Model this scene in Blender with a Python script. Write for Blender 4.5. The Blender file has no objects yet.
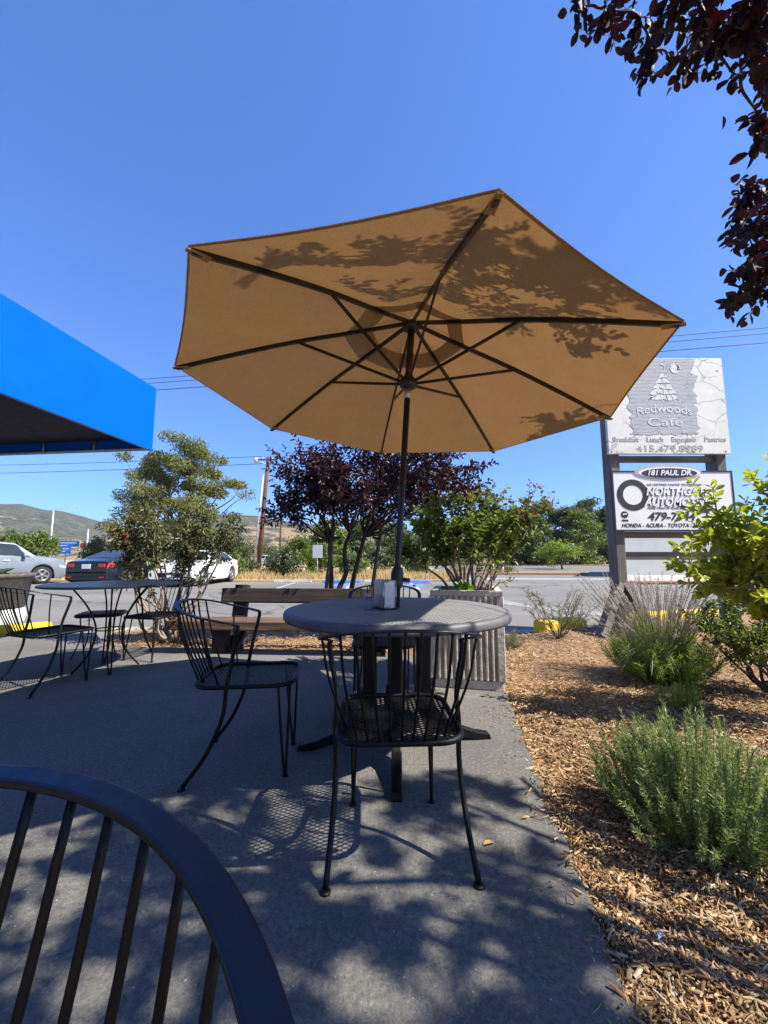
import bpy, math, random
import numpy as np
from mathutils import Vector, Matrix

random.seed(11)
rng = np.random.default_rng(11)
scene = bpy.context.scene
COL = scene.collection
PI = math.pi
R = math.radians

# ------------------------------------------------------------------ camera constants
F, PIT, CZ = 400.0, math.atan(46 / 400.0), 1.0
CP, SP = math.cos(PIT), math.sin(PIT)
SUN = Vector((0.86, -0.272, 1.0)).normalized()
SUNK = (0.86, -0.272)                      # horizontal drift towards the sun per metre of height


def ray(u, v):
    a, b = (u - 384) / F, (512 - v) / F
    return Vector((a, CP - b * SP, SP + b * CP))


def at(u, v, Y):
    d = ray(u, v)
    return Vector((0, 0, CZ)) + d * (Y / d.y)


def gd(u, v, z=0.0):
    d = ray(u, v)
    return Vector((0, 0, CZ)) + d * ((z - CZ) / d.z)


def project(p):
    x, y, z = p[..., 0], p[..., 1], p[..., 2] - CZ
    d = np.maximum(y * CP + z * SP, 1e-3)
    return 384 + F * x / d, 512 - F * (z * CP - y * SP) / d, y * CP + z * SP


# ------------------------------------------------------------------ materials
def nmat(name):
    m = bpy.data.materials.new(name)
    m.use_nodes = True
    nt = m.node_tree
    nt.nodes.clear()
    out = nt.nodes.new('ShaderNodeOutputMaterial')
    return m, nt, out


def N(nt, kind, **kw):
    n = nt.nodes.new(kind)
    for k, v in kw.items():
        if k in n.inputs:
            n.inputs[k].default_value = v
        else:
            setattr(n, k, v)
    return n


def c4(c):
    return (c[0], c[1], c[2], 1.0)


def ramp(nt, fac, stops, interp='LINEAR'):
    r = nt.nodes.new('ShaderNodeValToRGB')
    r.color_ramp.interpolation = interp
    e = r.color_ramp.elements
    while len(e) < len(stops):
        e.new(0.5)
    for i, (p, c) in enumerate(stops):
        e[i].position = p
        e[i].color = c4(c) if len(c) == 3 else c
    nt.links.new(fac, r.inputs['Fac'])
    return r.outputs['Color']


def noise(nt, vec, scale, detail=4, rough=0.55, dist=0.0):
    n = N(nt, 'ShaderNodeTexNoise', Scale=scale, Detail=detail, Roughness=rough, Distortion=dist)
    nt.links.new(vec, n.inputs['Vector'])
    return n.outputs['Fac']


def coords(nt, kind='Object', scale=None):
    t = nt.nodes.new('ShaderNodeTexCoord')
    o = t.outputs[kind]
    if scale is not None:
        mp = nt.nodes.new('ShaderNodeMapping')
        mp.inputs['Scale'].default_value = scale
        nt.links.new(o, mp.inputs['Vector'])
        o = mp.outputs['Vector']
    return o


def mixc(nt, fac, a, b, mode='MIX'):
    m = nt.nodes.new('ShaderNodeMix')
    m.data_type = 'RGBA'
    m.blend_type = mode
    for s, k in ((fac, 0), (a, 6), (b, 7)):
        if hasattr(s, 'is_linked'):
            nt.links.new(s, m.inputs[k])
        else:
            m.inputs[k].default_value = s if k == 0 else c4(s)
    return m.outputs[2]


def bump(nt, h, strength, dist=0.01):
    b = N(nt, 'ShaderNodeBump', Strength=strength, Distance=dist)
    nt.links.new(h, b.inputs['Height'])
    return b.outputs['Normal']


def pm(name, base, rough=0.5, metal=0.0, var=0.2, scale=6.0, bs=0.0, bscale=60.0, coat=0.0, vec='Object', stretch=None, spec=0.5, dirt=None):
    """plain procedural material: broken colour, broken gloss, fine bump"""
    m, nt, out = nmat(name)
    p = nt.nodes.new('ShaderNodeBsdfPrincipled')
    v = coords(nt, vec, stretch)
    n = noise(nt, v, scale, 5, 0.6)
    lo = tuple(c * (1 - var) for c in base)
    hi = tuple(min(1, c * (1 + var)) for c in base)
    col = ramp(nt, n, [(0.3, lo), (0.7, hi)])
    if dirt:
        n3 = noise(nt, v, scale * 0.45, 7, 0.72)
        col = mixc(nt, ramp(nt, n3, [(0.52, (0, 0, 0)), (0.68, (dirt[3],) * 3)]), col, dirt[:3])
    nt.links.new(col, p.inputs['Base Color'])
    n2 = noise(nt, v, scale * 3.1, 3)
    rr = ramp(nt, n2, [(0.3, (max(0, rough - 0.08),) * 3), (0.7, (min(1, rough + 0.1),) * 3)])
    nt.links.new(rr, p.inputs['Roughness'])
    p.inputs['Metallic'].default_value = metal
    p.inputs['Specular IOR Level'].default_value = spec
    p.inputs['Coat Weight'].default_value = coat
    if bs:
        nt.links.new(bump(nt, noise(nt, v, bscale, 4, 0.6), bs, 0.01), p.inputs['Normal'])
    nt.links.new(p.outputs[0], out.inputs['Surface'])
    return m


def leafmat(name, cols, trans=0.35, tcol=None, rough=0.45, patch=None):
    m, nt, out = nmat(name)
    geo = nt.nodes.new('ShaderNodeNewGeometry')
    stops = [(i / max(1, len(cols) - 1), c) for i, c in enumerate(cols)]
    col = ramp(nt, geo.outputs['Random Per Island'], stops)
    v = coords(nt, 'Object')
    if patch:
        f = ramp(nt, noise(nt, v, patch[3], 3), [(0.5, (0, 0, 0)), (0.68, (1, 1, 1))])
        col = mixc(nt, f, col, patch[:3])
    p = nt.nodes.new('ShaderNodeBsdfPrincipled')
    p.inputs['Roughness'].default_value = rough
    p.inputs['Specular IOR Level'].default_value = 0.4
    nt.links.new(col, p.inputs['Base Color'])
    t = nt.nodes.new('ShaderNodeBsdfTranslucent')
    if tcol is None:
        bc = nt.nodes.new('ShaderNodeBrightContrast')
        bc.inputs['Bright'].default_value = 0.02
        nt.links.new(col, bc.inputs['Color'])
        tc = mixc(nt, 1.0, bc.outputs[0], (1.5, 1.5, 0.5), 'MULTIPLY')
        nt.links.new(tc, t.inputs['Color'])
    else:
        t.inputs['Color'].default_value = c4(tcol)
    mx = nt.nodes.new('ShaderNodeMixShader')
    mx.inputs[0].default_value = trans
    nt.links.new(p.outputs[0], mx.inputs[1])
    nt.links.new(t.outputs[0], mx.inputs[2])
    nt.links.new(mx.outputs[0], out.inputs['Surface'])
    return m


def mat_concrete():
    m, nt, out = nmat('patio_concrete')
    p = nt.nodes.new('ShaderNodeBsdfPrincipled')
    v = coords(nt)
    big = noise(nt, v, 0.9, 6, 0.65, 0.4)
    col = ramp(nt, big, [(0.3, (0.115, 0.11, 0.10)), (0.52, (0.168, 0.162, 0.148)), (0.72, (0.225, 0.217, 0.198))])
    st = noise(nt, v, 5.5, 6, 0.7)
    col = mixc(nt, ramp(nt, st, [(0.55, (0, 0, 0)), (0.72, (0.55, 0.55, 0.55))]), col, (0.085, 0.08, 0.075))
    fine = noise(nt, v, 150, 4, 0.8)
    col = mixc(nt, ramp(nt, fine, [(0.3, (0.5, 0.5, 0.5)), (0.5, (0, 0, 0))]), col, (0.06, 0.058, 0.055))
    col = mixc(nt, ramp(nt, fine, [(0.58, (0, 0, 0)), (0.74, (0.75, 0.75, 0.75))]), col, (0.36, 0.35, 0.325))
    mid = noise(nt, v, 60, 6, 0.85)
    col = mixc(nt, ramp(nt, mid, [(0.38, (0.75, 0.75, 0.75)), (0.52, (0, 0, 0))]), col, (0.06, 0.058, 0.054))
    col = mixc(nt, ramp(nt, mid, [(0.56, (0, 0, 0)), (0.68, (0.7, 0.7, 0.7))]), col, (0.36, 0.35, 0.32))
    vo = N(nt, 'ShaderNodeTexVoronoi', Scale=42.0)
    nt.links.new(v, vo.inputs['Vector'])
    spk = ramp(nt, vo.outputs['Distance'], [(0.07, (1, 1, 1)), (0.13, (0, 0, 0))])
    sel = ramp(nt, noise(nt, v, 21, 2), [(0.52, (0, 0, 0)), (0.57, (0.9, 0.9, 0.9))])
    spk = mixc(nt, 1.0, spk, sel, 'MULTIPLY')
    col = mixc(nt, spk, col, (0.5, 0.49, 0.46))
    nt.links.new(col, p.inputs['Base Color'])
    p.inputs['Roughness'].default_value = 0.86
    h = mixc(nt, 0.5, fine, noise(nt, v, 30, 5, 0.7))
    nt.links.new(bump(nt, h, 0.9, 0.012), p.inputs['Normal'])
    nt.links.new(p.outputs[0], out.inputs['Surface'])
    return m


def mat_asphalt():
    m, nt, out = nmat('lot_asphalt')
    p = nt.nodes.new('ShaderNodeBsdfPrincipled')
    v = coords(nt)
    big = noise(nt, coords(nt, 'Object', (0.25, 1.0, 1.0)), 0.35, 5, 0.6, 0.3)
    col = ramp(nt, big, [(0.32, (0.135, 0.127, 0.112)), (0.5, (0.18, 0.169, 0.150)), (0.68, (0.225, 0.212, 0.19))])
    st = noise(nt, v, 1.6, 6, 0.7)
    col = mixc(nt, ramp(nt, st, [(0.58, (0, 0, 0)), (0.7, (0.5, 0.5, 0.5))]), col, (0.09, 0.088, 0.085))
    fine = noise(nt, v, 45, 3, 0.7)
    col = mixc(nt, ramp(nt, fine, [(0.35, (0.35, 0.35, 0.35)), (0.6, (0, 0, 0))]), col, (0.08, 0.08, 0.08))
    vo2 = N(nt, 'ShaderNodeTexVoronoi', Scale=0.16, feature='DISTANCE_TO_EDGE')
    nz = N(nt, 'ShaderNodeTexNoise', Scale=1.2, Detail=5.0)
    nt.links.new(v, nz.inputs['Vector'])
    sc = nt.nodes.new('ShaderNodeVectorMath'); sc.operation = 'SCALE'; sc.inputs['Scale'].default_value = 1.2
    wv = nt.nodes.new('ShaderNodeVectorMath')
    nt.links.new(nz.outputs['Color'], sc.inputs[0])
    nt.links.new(v, wv.inputs[0]); nt.links.new(sc.outputs[0], wv.inputs[1])
    nt.links.new(wv.outputs[0], vo2.inputs['Vector'])
    crack = ramp(nt, vo2.outputs['Distance'], [(0.0, (0.85, 0.85, 0.85)), (0.012, (0, 0, 0))])
    col = mixc(nt, crack, col, (0.055, 0.055, 0.055))
    nt.links.new(col, p.inputs['Base Color'])
    p.inputs['Roughness'].default_value = 0.85
    nt.links.new(bump(nt, fine, 0.4, 0.01), p.inputs['Normal'])
    nt.links.new(p.outputs[0], out.inputs['Surface'])
    return m


def mat_soil(name, a, b, c, scale=14):
    m, nt, out = nmat(name)
    p = nt.nodes.new('ShaderNodeBsdfPrincipled')
    v = coords(nt)
    col = ramp(nt, noise(nt, v, scale, 8, 0.75, 0.6), [(0.3, a), (0.5, b), (0.72, c)])
    nt.links.new(col, p.inputs['Base Color'])
    p.inputs['Roughness'].default_value = 0.95
    nt.links.new(bump(nt, noise(nt, v, scale * 4, 6, 0.75), 0.9, 0.02), p.inputs['Normal'])
    nt.links.new(p.outputs[0], out.inputs['Surface'])
    return m


def mat_chips():
    m, nt, out = nmat('wood_chips')
    p = nt.nodes.new('ShaderNodeBsdfPrincipled')
    geo = nt.nodes.new('ShaderNodeNewGeometry')
    col = ramp(nt, geo.outputs['Random Per Island'], [(0.0, (0.10, 0.055, 0.026)), (0.2, (0.27, 0.16, 0.07)), (0.5, (0.50, 0.32, 0.15)), (0.82, (0.62, 0.44, 0.235)), (1.0, (0.72, 0.60, 0.42))])
    v = coords(nt)
    col = mixc(nt, ramp(nt, noise(nt, v, 60, 4, 0.7), [(0.4, (0.5, 0.5, 0.5)), (0.65, (0, 0, 0))]), col, (0.10, 0.05, 0.025))
    col = mixc(nt, ramp(nt, noise(nt, v, 1.3, 4, 0.7), [(0.45, (0, 0, 0)), (0.7, (0.45, 0.45, 0.45))]), col, (0.13, 0.07, 0.035))
    nt.links.new(col, p.inputs['Base Color'])
    p.inputs['Roughness'].default_value = 0.8
    p.inputs['Specular IOR Level'].default_value = 0.25
    nt.links.new(p.outputs[0], out.inputs['Surface'])
    return m


def mat_wood(name, dark, mid, light, axis=0, rough=0.8):
    m, nt, out = nmat(name)
    p = nt.nodes.new('ShaderNodeBsdfPrincipled')
    s = [22, 22, 22]
    s[axis] = 1.2
    v = coords(nt, 'Object', tuple(s))
    g = noise(nt, v, 1.0, 7, 0.72, 0.6)
    col = ramp(nt, g, [(0.28, dark), (0.5, mid), (0.75, light)])
    v2 = coords(nt)
    col = mixc(nt, ramp(nt, noise(nt, v2, 3.5, 5, 0.7), [(0.45, (0, 0, 0)), (0.7, (0.6, 0.6, 0.6))]), col, dark)
    nt.links.new(col, p.inputs['Base Color'])
    p.inputs['Roughness'].default_value = rough
    nt.links.new(bump(nt, g, 0.7, 0.01), p.inputs['Normal'])
    nt.links.new(p.outputs[0], out.inputs['Surface'])
    return m


def mat_canopy():
    m, nt, out = nmat('tan_canvas')
    v = coords(nt)
    w = noise(nt, v, 7, 6, 0.7)
    col = ramp(nt, w, [(0.3, (0.375, 0.252, 0.135)), (0.7, (0.43, 0.292, 0.16))])
    fine = noise(nt, coords(nt, 'Object', (1, 1, 0.4)), 160, 2, 0.6)
    col = mixc(nt, ramp(nt, fine, [(0.35, (0.45, 0.45, 0.45)), (0.6, (0, 0, 0))]), col, (0.27, 0.16, 0.07))
    d = N(nt, 'ShaderNodeBsdfDiffuse', Roughness=0.9)
    t = nt.nodes.new('ShaderNodeBsdfTranslucent')
    nt.links.new(col, d.inputs['Color'])
    tc = mixc(nt, 1.0, col, (1.22, 0.98, 0.70), 'MULTIPLY')
    nt.links.new(tc, t.inputs['Color'])
    nn = bump(nt, mixc(nt, 0.35, noise(nt, v, 3.2, 5, 0.6, 0.8), fine), 0.55, 0.02)
    nt.links.new(nn, d.inputs['Normal'])
    mx = nt.nodes.new('ShaderNodeMixShader')
    mx.inputs[0].default_value = 0.14
    nt.links.new(d.outputs[0], mx.inputs[1]); nt.links.new(t.outputs[0], mx.inputs[2])
    nt.links.new(mx.outputs[0], out.inputs['Surface'])
    return m


def mat_awning():
    m, nt, out = nmat('blue_awning_vinyl')
    v = coords(nt)
    col = ramp(nt, noise(nt, v, 2.5, 4), [(0.3, (0.0, 0.115, 0.74)), (0.7, (0.0, 0.128, 0.80))])
    p = nt.nodes.new('ShaderNodeBsdfPrincipled')
    p.inputs['Roughness'].default_value = 0.7
    p.inputs['Specular IOR Level'].default_value = 0.06
    nt.links.new(col, p.inputs['Base Color'])
    nt.links.new(bump(nt, noise(nt, v, 1.4, 3), 0.12, 0.05), p.inputs['Normal'])
    t = N(nt, 'ShaderNodeBsdfTranslucent', Color=(0.0, 0.05, 0.32, 1))
    mx = nt.nodes.new('ShaderNodeMixShader')
    mx.inputs[0].default_value = 0.16
    nt.links.new(p.outputs[0], mx.inputs[1]); nt.links.new(t.outputs[0], mx.inputs[2])
    nt.links.new(mx.outputs[0], out.inputs['Surface'])
    return m


def mat_glass_dark(name, col=(0.02, 0.025, 0.03)):
    m, nt, out = nmat(name)
    p = N(nt, 'ShaderNodeBsdfPrincipled', Roughness=0.06)
    v = coords(nt)
    nt.links.new(ramp(nt, noise(nt, v, 1.5, 3), [(0.3, col), (0.7, tuple(c * 1.8 for c in col))]), p.inputs['Base Color'])
    nt.links.new(p.outputs[0], out.inputs['Surface'])
    return m


def mat_clear_glass():
    m, nt, out = nmat('shaker_glass')
    g = N(nt, 'ShaderNodeBsdfGlass', Roughness=0.05, IOR=1.45)
    v = coords(nt)
    nt.links.new(ramp(nt, noise(nt, v, 30, 2), [(0.3, (0.85, 0.9, 0.92)), (0.7, (0.95, 0.97, 0.98))]), g.inputs['Color'])
    nt.links.new(g.outputs[0], out.inputs['Surface'])
    return m


def mat_peeling(name, top, under, edge, scale, amount, lines=False):
    """old sign paint: plates of paint with curled dark edges"""
    m, nt, out = nmat(name)
    p = N(nt, 'ShaderNodeBsdfPrincipled', Roughness=0.75)
    v0 = coords(nt)
    nz = N(nt, 'ShaderNodeTexNoise', Scale=4.0, Detail=6.0, Roughness=0.7)
    nt.links.new(v0, nz.inputs['Vector'])
    sc = nt.nodes.new('ShaderNodeVectorMath'); sc.operation = 'SCALE'; sc.inputs['Scale'].default_value = 0.16
    nt.links.new(nz.outputs['Color'], sc.inputs[0])
    mp = nt.nodes.new('ShaderNodeMapping'); mp.inputs['Scale'].default_value = (0.5, 1.0, 1.0)
    ad = nt.nodes.new('ShaderNodeVectorMath')
    nt.links.new(v0, ad.inputs[0]); nt.links.new(sc.outputs[0], ad.inputs[1])
    nt.links.new(ad.outputs[0], mp.inputs['Vector'])
    v = mp.outputs['Vector']
    vo = N(nt, 'ShaderNodeTexVoronoi', Scale=scale, feature='DISTANCE_TO_EDGE')
    nt.links.new(v, vo.inputs['Vector'])
    thin = ramp(nt, vo.outputs['Distance'], [(0.0, (1, 1, 1)), (amount, (0, 0, 0))])
    mask = ramp(nt, noise(nt, v0, 2.2, 4, 0.6), [(0.38, (0, 0, 0)), (0.5, (1, 1, 1))])
    thin = mixc(nt, 1.0, thin, mask, 'MULTIPLY')
    blot = ramp(nt, noise(nt, v0, 6, 7, 0.72), [(0.3, tuple(c * 0.84 for c in top)), (0.65, top)])
    col = mixc(nt, thin, blot, edge)
    spots = ramp(nt, noise(nt, v0, 26, 5, 0.75), [(0.64, (0, 0, 0)), (0.7, (0.8, 0.8, 0.8))])
    col = mixc(nt, spots, col, under)
    if lines:
        w = N(nt, 'ShaderNodeTexWave', Scale=5.6, Distortion=5.0, Detail=4.0, bands_direction='Z')
        w.inputs['Detail Scale'].default_value = 1.6
        nt.links.new(v0, w.inputs['Vector'])
        lf = ramp(nt, w.outputs['Fac'], [(0.0, (0.85, 0.85, 0.85)), (0.1, (0, 0, 0))])
        col = mixc(nt, lf, col, edge)
    nt.links.new(col, p.inputs['Base Color'])
    nt.links.new(bump(nt, thin, -0.8, 0.02), p.inputs['Normal'])
    nt.links.new(p.outputs[0], out.inputs['Surface'])
    return m


def mat_hill():
    m, nt, out = nmat('hill_grass_and_oaks')
    p = N(nt, 'ShaderNodeBsdfPrincipled', Roughness=0.95)
    p.inputs['Specular IOR Level'].default_value = 0.1
    v = coords(nt)
    tan = ramp(nt, noise(nt, v, 0.012, 5, 0.6), [(0.3, (0.26, 0.19, 0.11)), (0.7, (0.36, 0.27, 0.16))])
    oak = ramp(nt, noise(nt, v, 0.05, 6, 0.8), [(0.35, (0.04, 0.046, 0.034)), (0.65, (0.125, 0.125, 0.09))])
    f = noise(nt, v, 0.011, 10, 0.78)
    sep = nt.nodes.new('ShaderNodeSeparateXYZ')
    nt.links.new(v, sep.inputs[0])
    mr = nt.nodes.new('ShaderNodeMapRange')
    mr.inputs['From Min'].default_value = 0; mr.inputs['From Max'].default_value = 110
    mr.inputs['To Min'].default_value = -0.09; mr.inputs['To Max'].default_value = 0.12
    nt.links.new(sep.outputs['Z'], mr.inputs['Value'])
    ad = N(nt, 'ShaderNodeMath', operation='ADD')
    nt.links.new(f, ad.inputs[0]); nt.links.new(mr.outputs[0], ad.inputs[1])
    fac = ramp(nt, ad.outputs[0], [(0.43, (0, 0, 0)), (0.475, (1, 1, 1))])
    vo = N(nt, 'ShaderNodeTexVoronoi', Scale=0.045)
    nt.links.new(coords(nt, 'Object', (1.0, 0.5, 1.6)), vo.inputs['Vector'])
    dots = ramp(nt, vo.outputs['Distance'], [(0.26, (1, 1, 1)), (0.36, (0, 0, 0))])
    vsel = ramp(nt, noise(nt, v, 0.02, 3), [(0.4, (0, 0, 0)), (0.5, (1, 1, 1))])
    tan = mixc(nt, mixc(nt, 1.0, dots, vsel, 'MULTIPLY'), tan, (0.06, 0.065, 0.04))
    col = mixc(nt, fac, tan, oak)
    nt.links.new(col, p.inputs['Base Color'])
    nt.links.new(bump(nt, noise(nt, v, 0.07, 6, 0.7), 1.0, 8.0), p.inputs['Normal'])
    nt.links.new(p.outputs[0], out.inputs['Surface'])
    return m


def mat_tabletop():
    m, nt, out = nmat('grey_table_weave')
    p = N(nt, 'ShaderNodeBsdfPrincipled', Roughness=0.55)
    v = coords(nt)
    ck = []
    for rot in (R(38), R(-38)):
        mp = nt.nodes.new('ShaderNodeMapping')
        mp.inputs['Rotation'].default_value = (0, 0, rot)
        nt.links.new(v, mp.inputs['Vector'])
        w = N(nt, 'ShaderNodeTexWave', Scale=11.0, Distortion=0.0)
        nt.links.new(mp.outputs[0], w.inputs['Vector'])
        ck.append(w.outputs['Fac'])
    mn = N(nt, 'ShaderNodeMath', operation='MAXIMUM')
    nt.links.new(ck[0], mn.inputs[0]); nt.links.new(ck[1], mn.inputs[1])
    col = ramp(nt, mn.outputs[0], [(0.55, (0.11, 0.11, 0.11)), (0.95, (0.24, 0.24, 0.235))])
    col = mixc(nt, ramp(nt, noise(nt, v, 5, 6, 0.7), [(0.45, (0, 0, 0)), (0.7, (0.5, 0.5, 0.5))]), col, (0.30, 0.295, 0.285))
    nt.links.new(col, p.inputs['Base Color'])
    nt.links.new(bump(nt, mn.outputs[0], 0.5, 0.004), p.inputs['Normal'])
    nt.links.new(p.outputs[0], out.inputs['Surface'])
    return m


M = {}
M['concrete'] = mat_concrete()
M['asphalt'] = mat_asphalt()
M['mulch_soil'] = mat_soil('mulch_soil', (0.14, 0.075, 0.037), (0.30, 0.175, 0.085), (0.46, 0.29, 0.15), 22)
M['soil'] = mat_soil('planter_soil', (0.05, 0.03, 0.02), (0.09, 0.06, 0.035), (0.16, 0.11, 0.07), 30)
M['dry'] = mat_soil('dry_grass_ground', (0.30, 0.22, 0.11), (0.42, 0.31, 0.155), (0.50, 0.39, 0.21), 0.5)
M['drystraw'] = leafmat('dry_straw', [(0.40, 0.29, 0.13), (0.55, 0.42, 0.20), (0.48, 0.36, 0.17)], 0.3, (0.5, 0.38, 0.16), 0.8)
M['chips'] = mat_chips()
M['hill'] = mat_hill()
M['iron'] = pm('black_iron', (0.004, 0.004, 0.005), 0.45, 0.0, 0.3, 30, 0.15, 160, spec=0.32, dirt=(0.012, 0.011, 0.011, 0.3))
M['iron_rail'] = pm('worn_iron_rail', (0.006, 0.009, 0.017), 0.42, 0.0, 0.2, 18, 0.06, 200, spec=0.5, dirt=(0.022, 0.024, 0.03, 0.2))
M['tabletop'] = mat_tabletop()
M['table_rim'] = pm('table_rim_plastic', (0.10, 0.10, 0.105), 0.5, 0, 0.25, 9, 0.1, 120)
M['canvas'] = mat_canopy()
M['pole'] = pm('bronze_pole_paint', (0.022, 0.014, 0.010), 0.38, 0.1, 0.3, 8, 0.05, 80)
M['pole_dark'] = pm('black_pole_plastic', (0.018, 0.018, 0.018), 0.45, 0, 0.3, 9, 0.08, 90)
M['steel'] = pm('brushed_steel', (0.55, 0.55, 0.55), 0.42, 0.8, 0.12, 40, 0.0, 120, stretch=(1, 1, 0.1))
M['chrome_trim'] = pm('dull_chrome', (0.5, 0.5, 0.52), 0.25, 0.9, 0.1, 10)
M['glass'] = mat_clear_glass()
M['salt'] = pm('white_salt', (0.75, 0.75, 0.73), 0.8, 0, 0.08, 80)
M['bench_wood'] = mat_wood('weathered_dark_timber', (0.012, 0.009, 0.007), (0.034, 0.025, 0.02), (0.075, 0.058, 0.047), 0)
M['bench_seat'] = mat_wood('weathered_red_timber', (0.045, 0.025, 0.016), (0.125, 0.078, 0.05), (0.24, 0.165, 0.115), 0)
M['post_wood'] = mat_wood('grey_post_timber', (0.07, 0.065, 0.055), (0.15, 0.14, 0.12), (0.24, 0.225, 0.20), 2)
M['rail_wood'] = mat_wood('grey_rail_timber', (0.07, 0.062, 0.052), (0.14, 0.125, 0.11), (0.22, 0.20, 0.18), 0)
M['pole_wood'] = mat_wood('brown_utility_timber', (0.05, 0.022, 0.011), (0.115, 0.052, 0.027), (0.18, 0.09, 0.05), 2)
M['planter'] = pm('fluted_concrete', (0.56, 0.52, 0.45), 0.9, 0, 0.28, 9, 0.7, 45, dirt=(0.16, 0.13, 0.10, 0.7))
M['planter_dark'] = pm('aggregate_pot', (0.10, 0.088, 0.075), 0.9, 0, 0.5, 55, 0.9, 60, dirt=(0.20, 0.18, 0.155, 0.6))
M['white_paint'] = pm('white_paint', (0.74, 0.74, 0.72), 0.6, 0, 0.08, 5, 0.1, 60, dirt=(0.45, 0.43, 0.39, 0.4))
M['yellow_paint'] = pm('yellow_curb_paint', (0.74, 0.50, 0.02), 0.7, 0, 0.12, 9, 0.5, 40, dirt=(0.40, 0.30, 0.10, 0.5))
M['blue_paint'] = pm('blue_curb_paint', (0.06, 0.17, 0.48), 0.75, 0, 0.2, 4, 0.3, 40, dirt=(0.25, 0.28, 0.33, 0.5))
M['red_paint'] = pm('red_curb_paint', (0.30, 0.12, 0.085), 0.8, 0, 0.25, 3, 0.3, 40, dirt=(0.3, 0.26, 0.22, 0.6))
M['kerb'] = pm('kerb_concrete', (0.40, 0.385, 0.35), 0.88, 0, 0.2, 5, 0.4, 40, dirt=(0.22, 0.20, 0.17, 0.5))
M['awning'] = mat_awning()
M['awning_trim'] = pm('pale_awning_piping', (0.42, 0.46, 0.55), 0.6, 0, 0.1, 10)
M['awning_steel'] = pm('awning_frame_steel', (0.33, 0.34, 0.36), 0.45, 0.6, 0.2, 10)
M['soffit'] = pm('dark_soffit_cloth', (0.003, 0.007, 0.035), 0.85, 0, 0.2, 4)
M['stucco'] = pm('pale_stucco', (0.46, 0.46, 0.42), 0.9, 0, 0.07, 1.5, 0.4, 25, dirt=(0.38, 0.375, 0.34, 0.35))
M['cafe_wall'] = pm('warm_stucco', (0.45, 0.40, 0.33), 0.9, 0, 0.1, 2, 0.4, 30)
M['dark_trim'] = pm('dark_brown_trim', (0.06, 0.045, 0.035), 0.6, 0, 0.2, 5)
M['glass_dark'] = mat_glass_dark('tinted_window_glass')
M['peel_cream'] = mat_peeling('peeling_cream_paint', (0.76, 0.77, 0.70), (0.42, 0.43, 0.42), (0.26, 0.27, 0.27), 4.2, 0.03)
M['peel_grey'] = mat_peeling('peeling_grey_paint', (0.46, 0.475, 0.50), (0.64, 0.64, 0.63), (0.24, 0.25, 0.265), 5.5, 0.022, True)
M['peel_white'] = mat_peeling('flaking_white_paint', (0.74, 0.74, 0.73), (0.46, 0.47, 0.49), (0.40, 0.41, 0.43), 11.0, 0.05)
M['peel_letter'] = pm('faded_grey_lettering', (0.44, 0.44, 0.41), 0.8, 0, 0.3, 25)
M['sign_white'] = pm('glossy_white_sign', (0.80, 0.80, 0.79), 0.4, 0, 0.03, 3)
M['sign_black'] = pm('black_sign_vinyl', (0.022, 0.022, 0.028), 0.45, 0, 0.2, 6)
M['sign_grey'] = pm('grey_sign_vinyl', (0.42, 0.43, 0.45), 0.5, 0, 0.1, 6)
M['sign_blue'] = pm('blue_road_sign', (0.01, 0.13, 0.52), 0.5, 0, 0.1, 3)
M['sign_red'] = pm('red_road_sign', (0.5, 0.05, 0.045), 0.5, 0, 0.1, 3)
M['sign_lime'] = pm('lime_road_sign', (0.55, 0.72, 0.05), 0.5, 0, 0.1, 3)
M['sign_back'] = pm('bare_sign_aluminium', (0.50, 0.52, 0.55), 0.5, 0.3, 0.06, 5)
M['galv'] = pm('galvanised_steel', (0.48, 0.50, 0.52), 0.5, 0.4, 0.12, 4)
M['wire'] = pm('overhead_cable', (0.03, 0.03, 0.035), 0.6, 0, 0.1, 3)
M['bark'] = pm('grey_bark', (0.12, 0.095, 0.07), 0.95, 0, 0.45, 14, 0.9, 50, stretch=(1, 1, 0.3))
M['bark_pale'] = pm('pale_smooth_bark', (0.27, 0.21, 0.16), 0.85, 0, 0.3, 12, 0.4, 50, stretch=(1, 1, 0.3))
M['bark_dark'] = pm('dark_plum_bark', (0.055, 0.04, 0.034), 0.9, 0, 0.4, 14, 0.7, 60, stretch=(1, 1, 0.3))
M['lf_plum'] = leafmat('plum_leaves', [(0.008, 0.004, 0.007), (0.016, 0.006, 0.010), (0.028, 0.009, 0.012)], 0.07, (0.08, 0.005, 0.007), 0.68)
M['lf_plum_lit'] = leafmat('plum_leaves_sunlit', [(0.018, 0.010, 0.015), (0.034, 0.016, 0.024), (0.055, 0.026, 0.034)], 0.14, (0.10, 0.014, 0.02), 0.45)  # lighter copy of the plum leaves, sunlight put into the colours
M['lf_green'] = leafmat('crape_leaves', [(0.065, 0.105, 0.022), (0.115, 0.165, 0.036), (0.18, 0.23, 0.055)], 0.38)
M['lf_green_red'] = leafmat('crape_leaf_tips', [(0.20, 0.045, 0.025), (0.26, 0.10, 0.045), (0.16, 0.12, 0.03)], 0.35, (0.42, 0.12, 0.05))
M['lf_dusky'] = leafmat('dusky_myrtle_leaves', [(0.045, 0.075, 0.024), (0.085, 0.12, 0.042), (0.15, 0.165, 0.08), (0.20, 0.12, 0.075)], 0.36)
M['lf_yellow'] = leafmat('citrus_leaves', [(0.17, 0.24, 0.02), (0.26, 0.32, 0.03), (0.36, 0.38, 0.05), (0.11, 0.18, 0.02)], 0.4, (0.50, 0.58, 0.03), 0.36)
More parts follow.
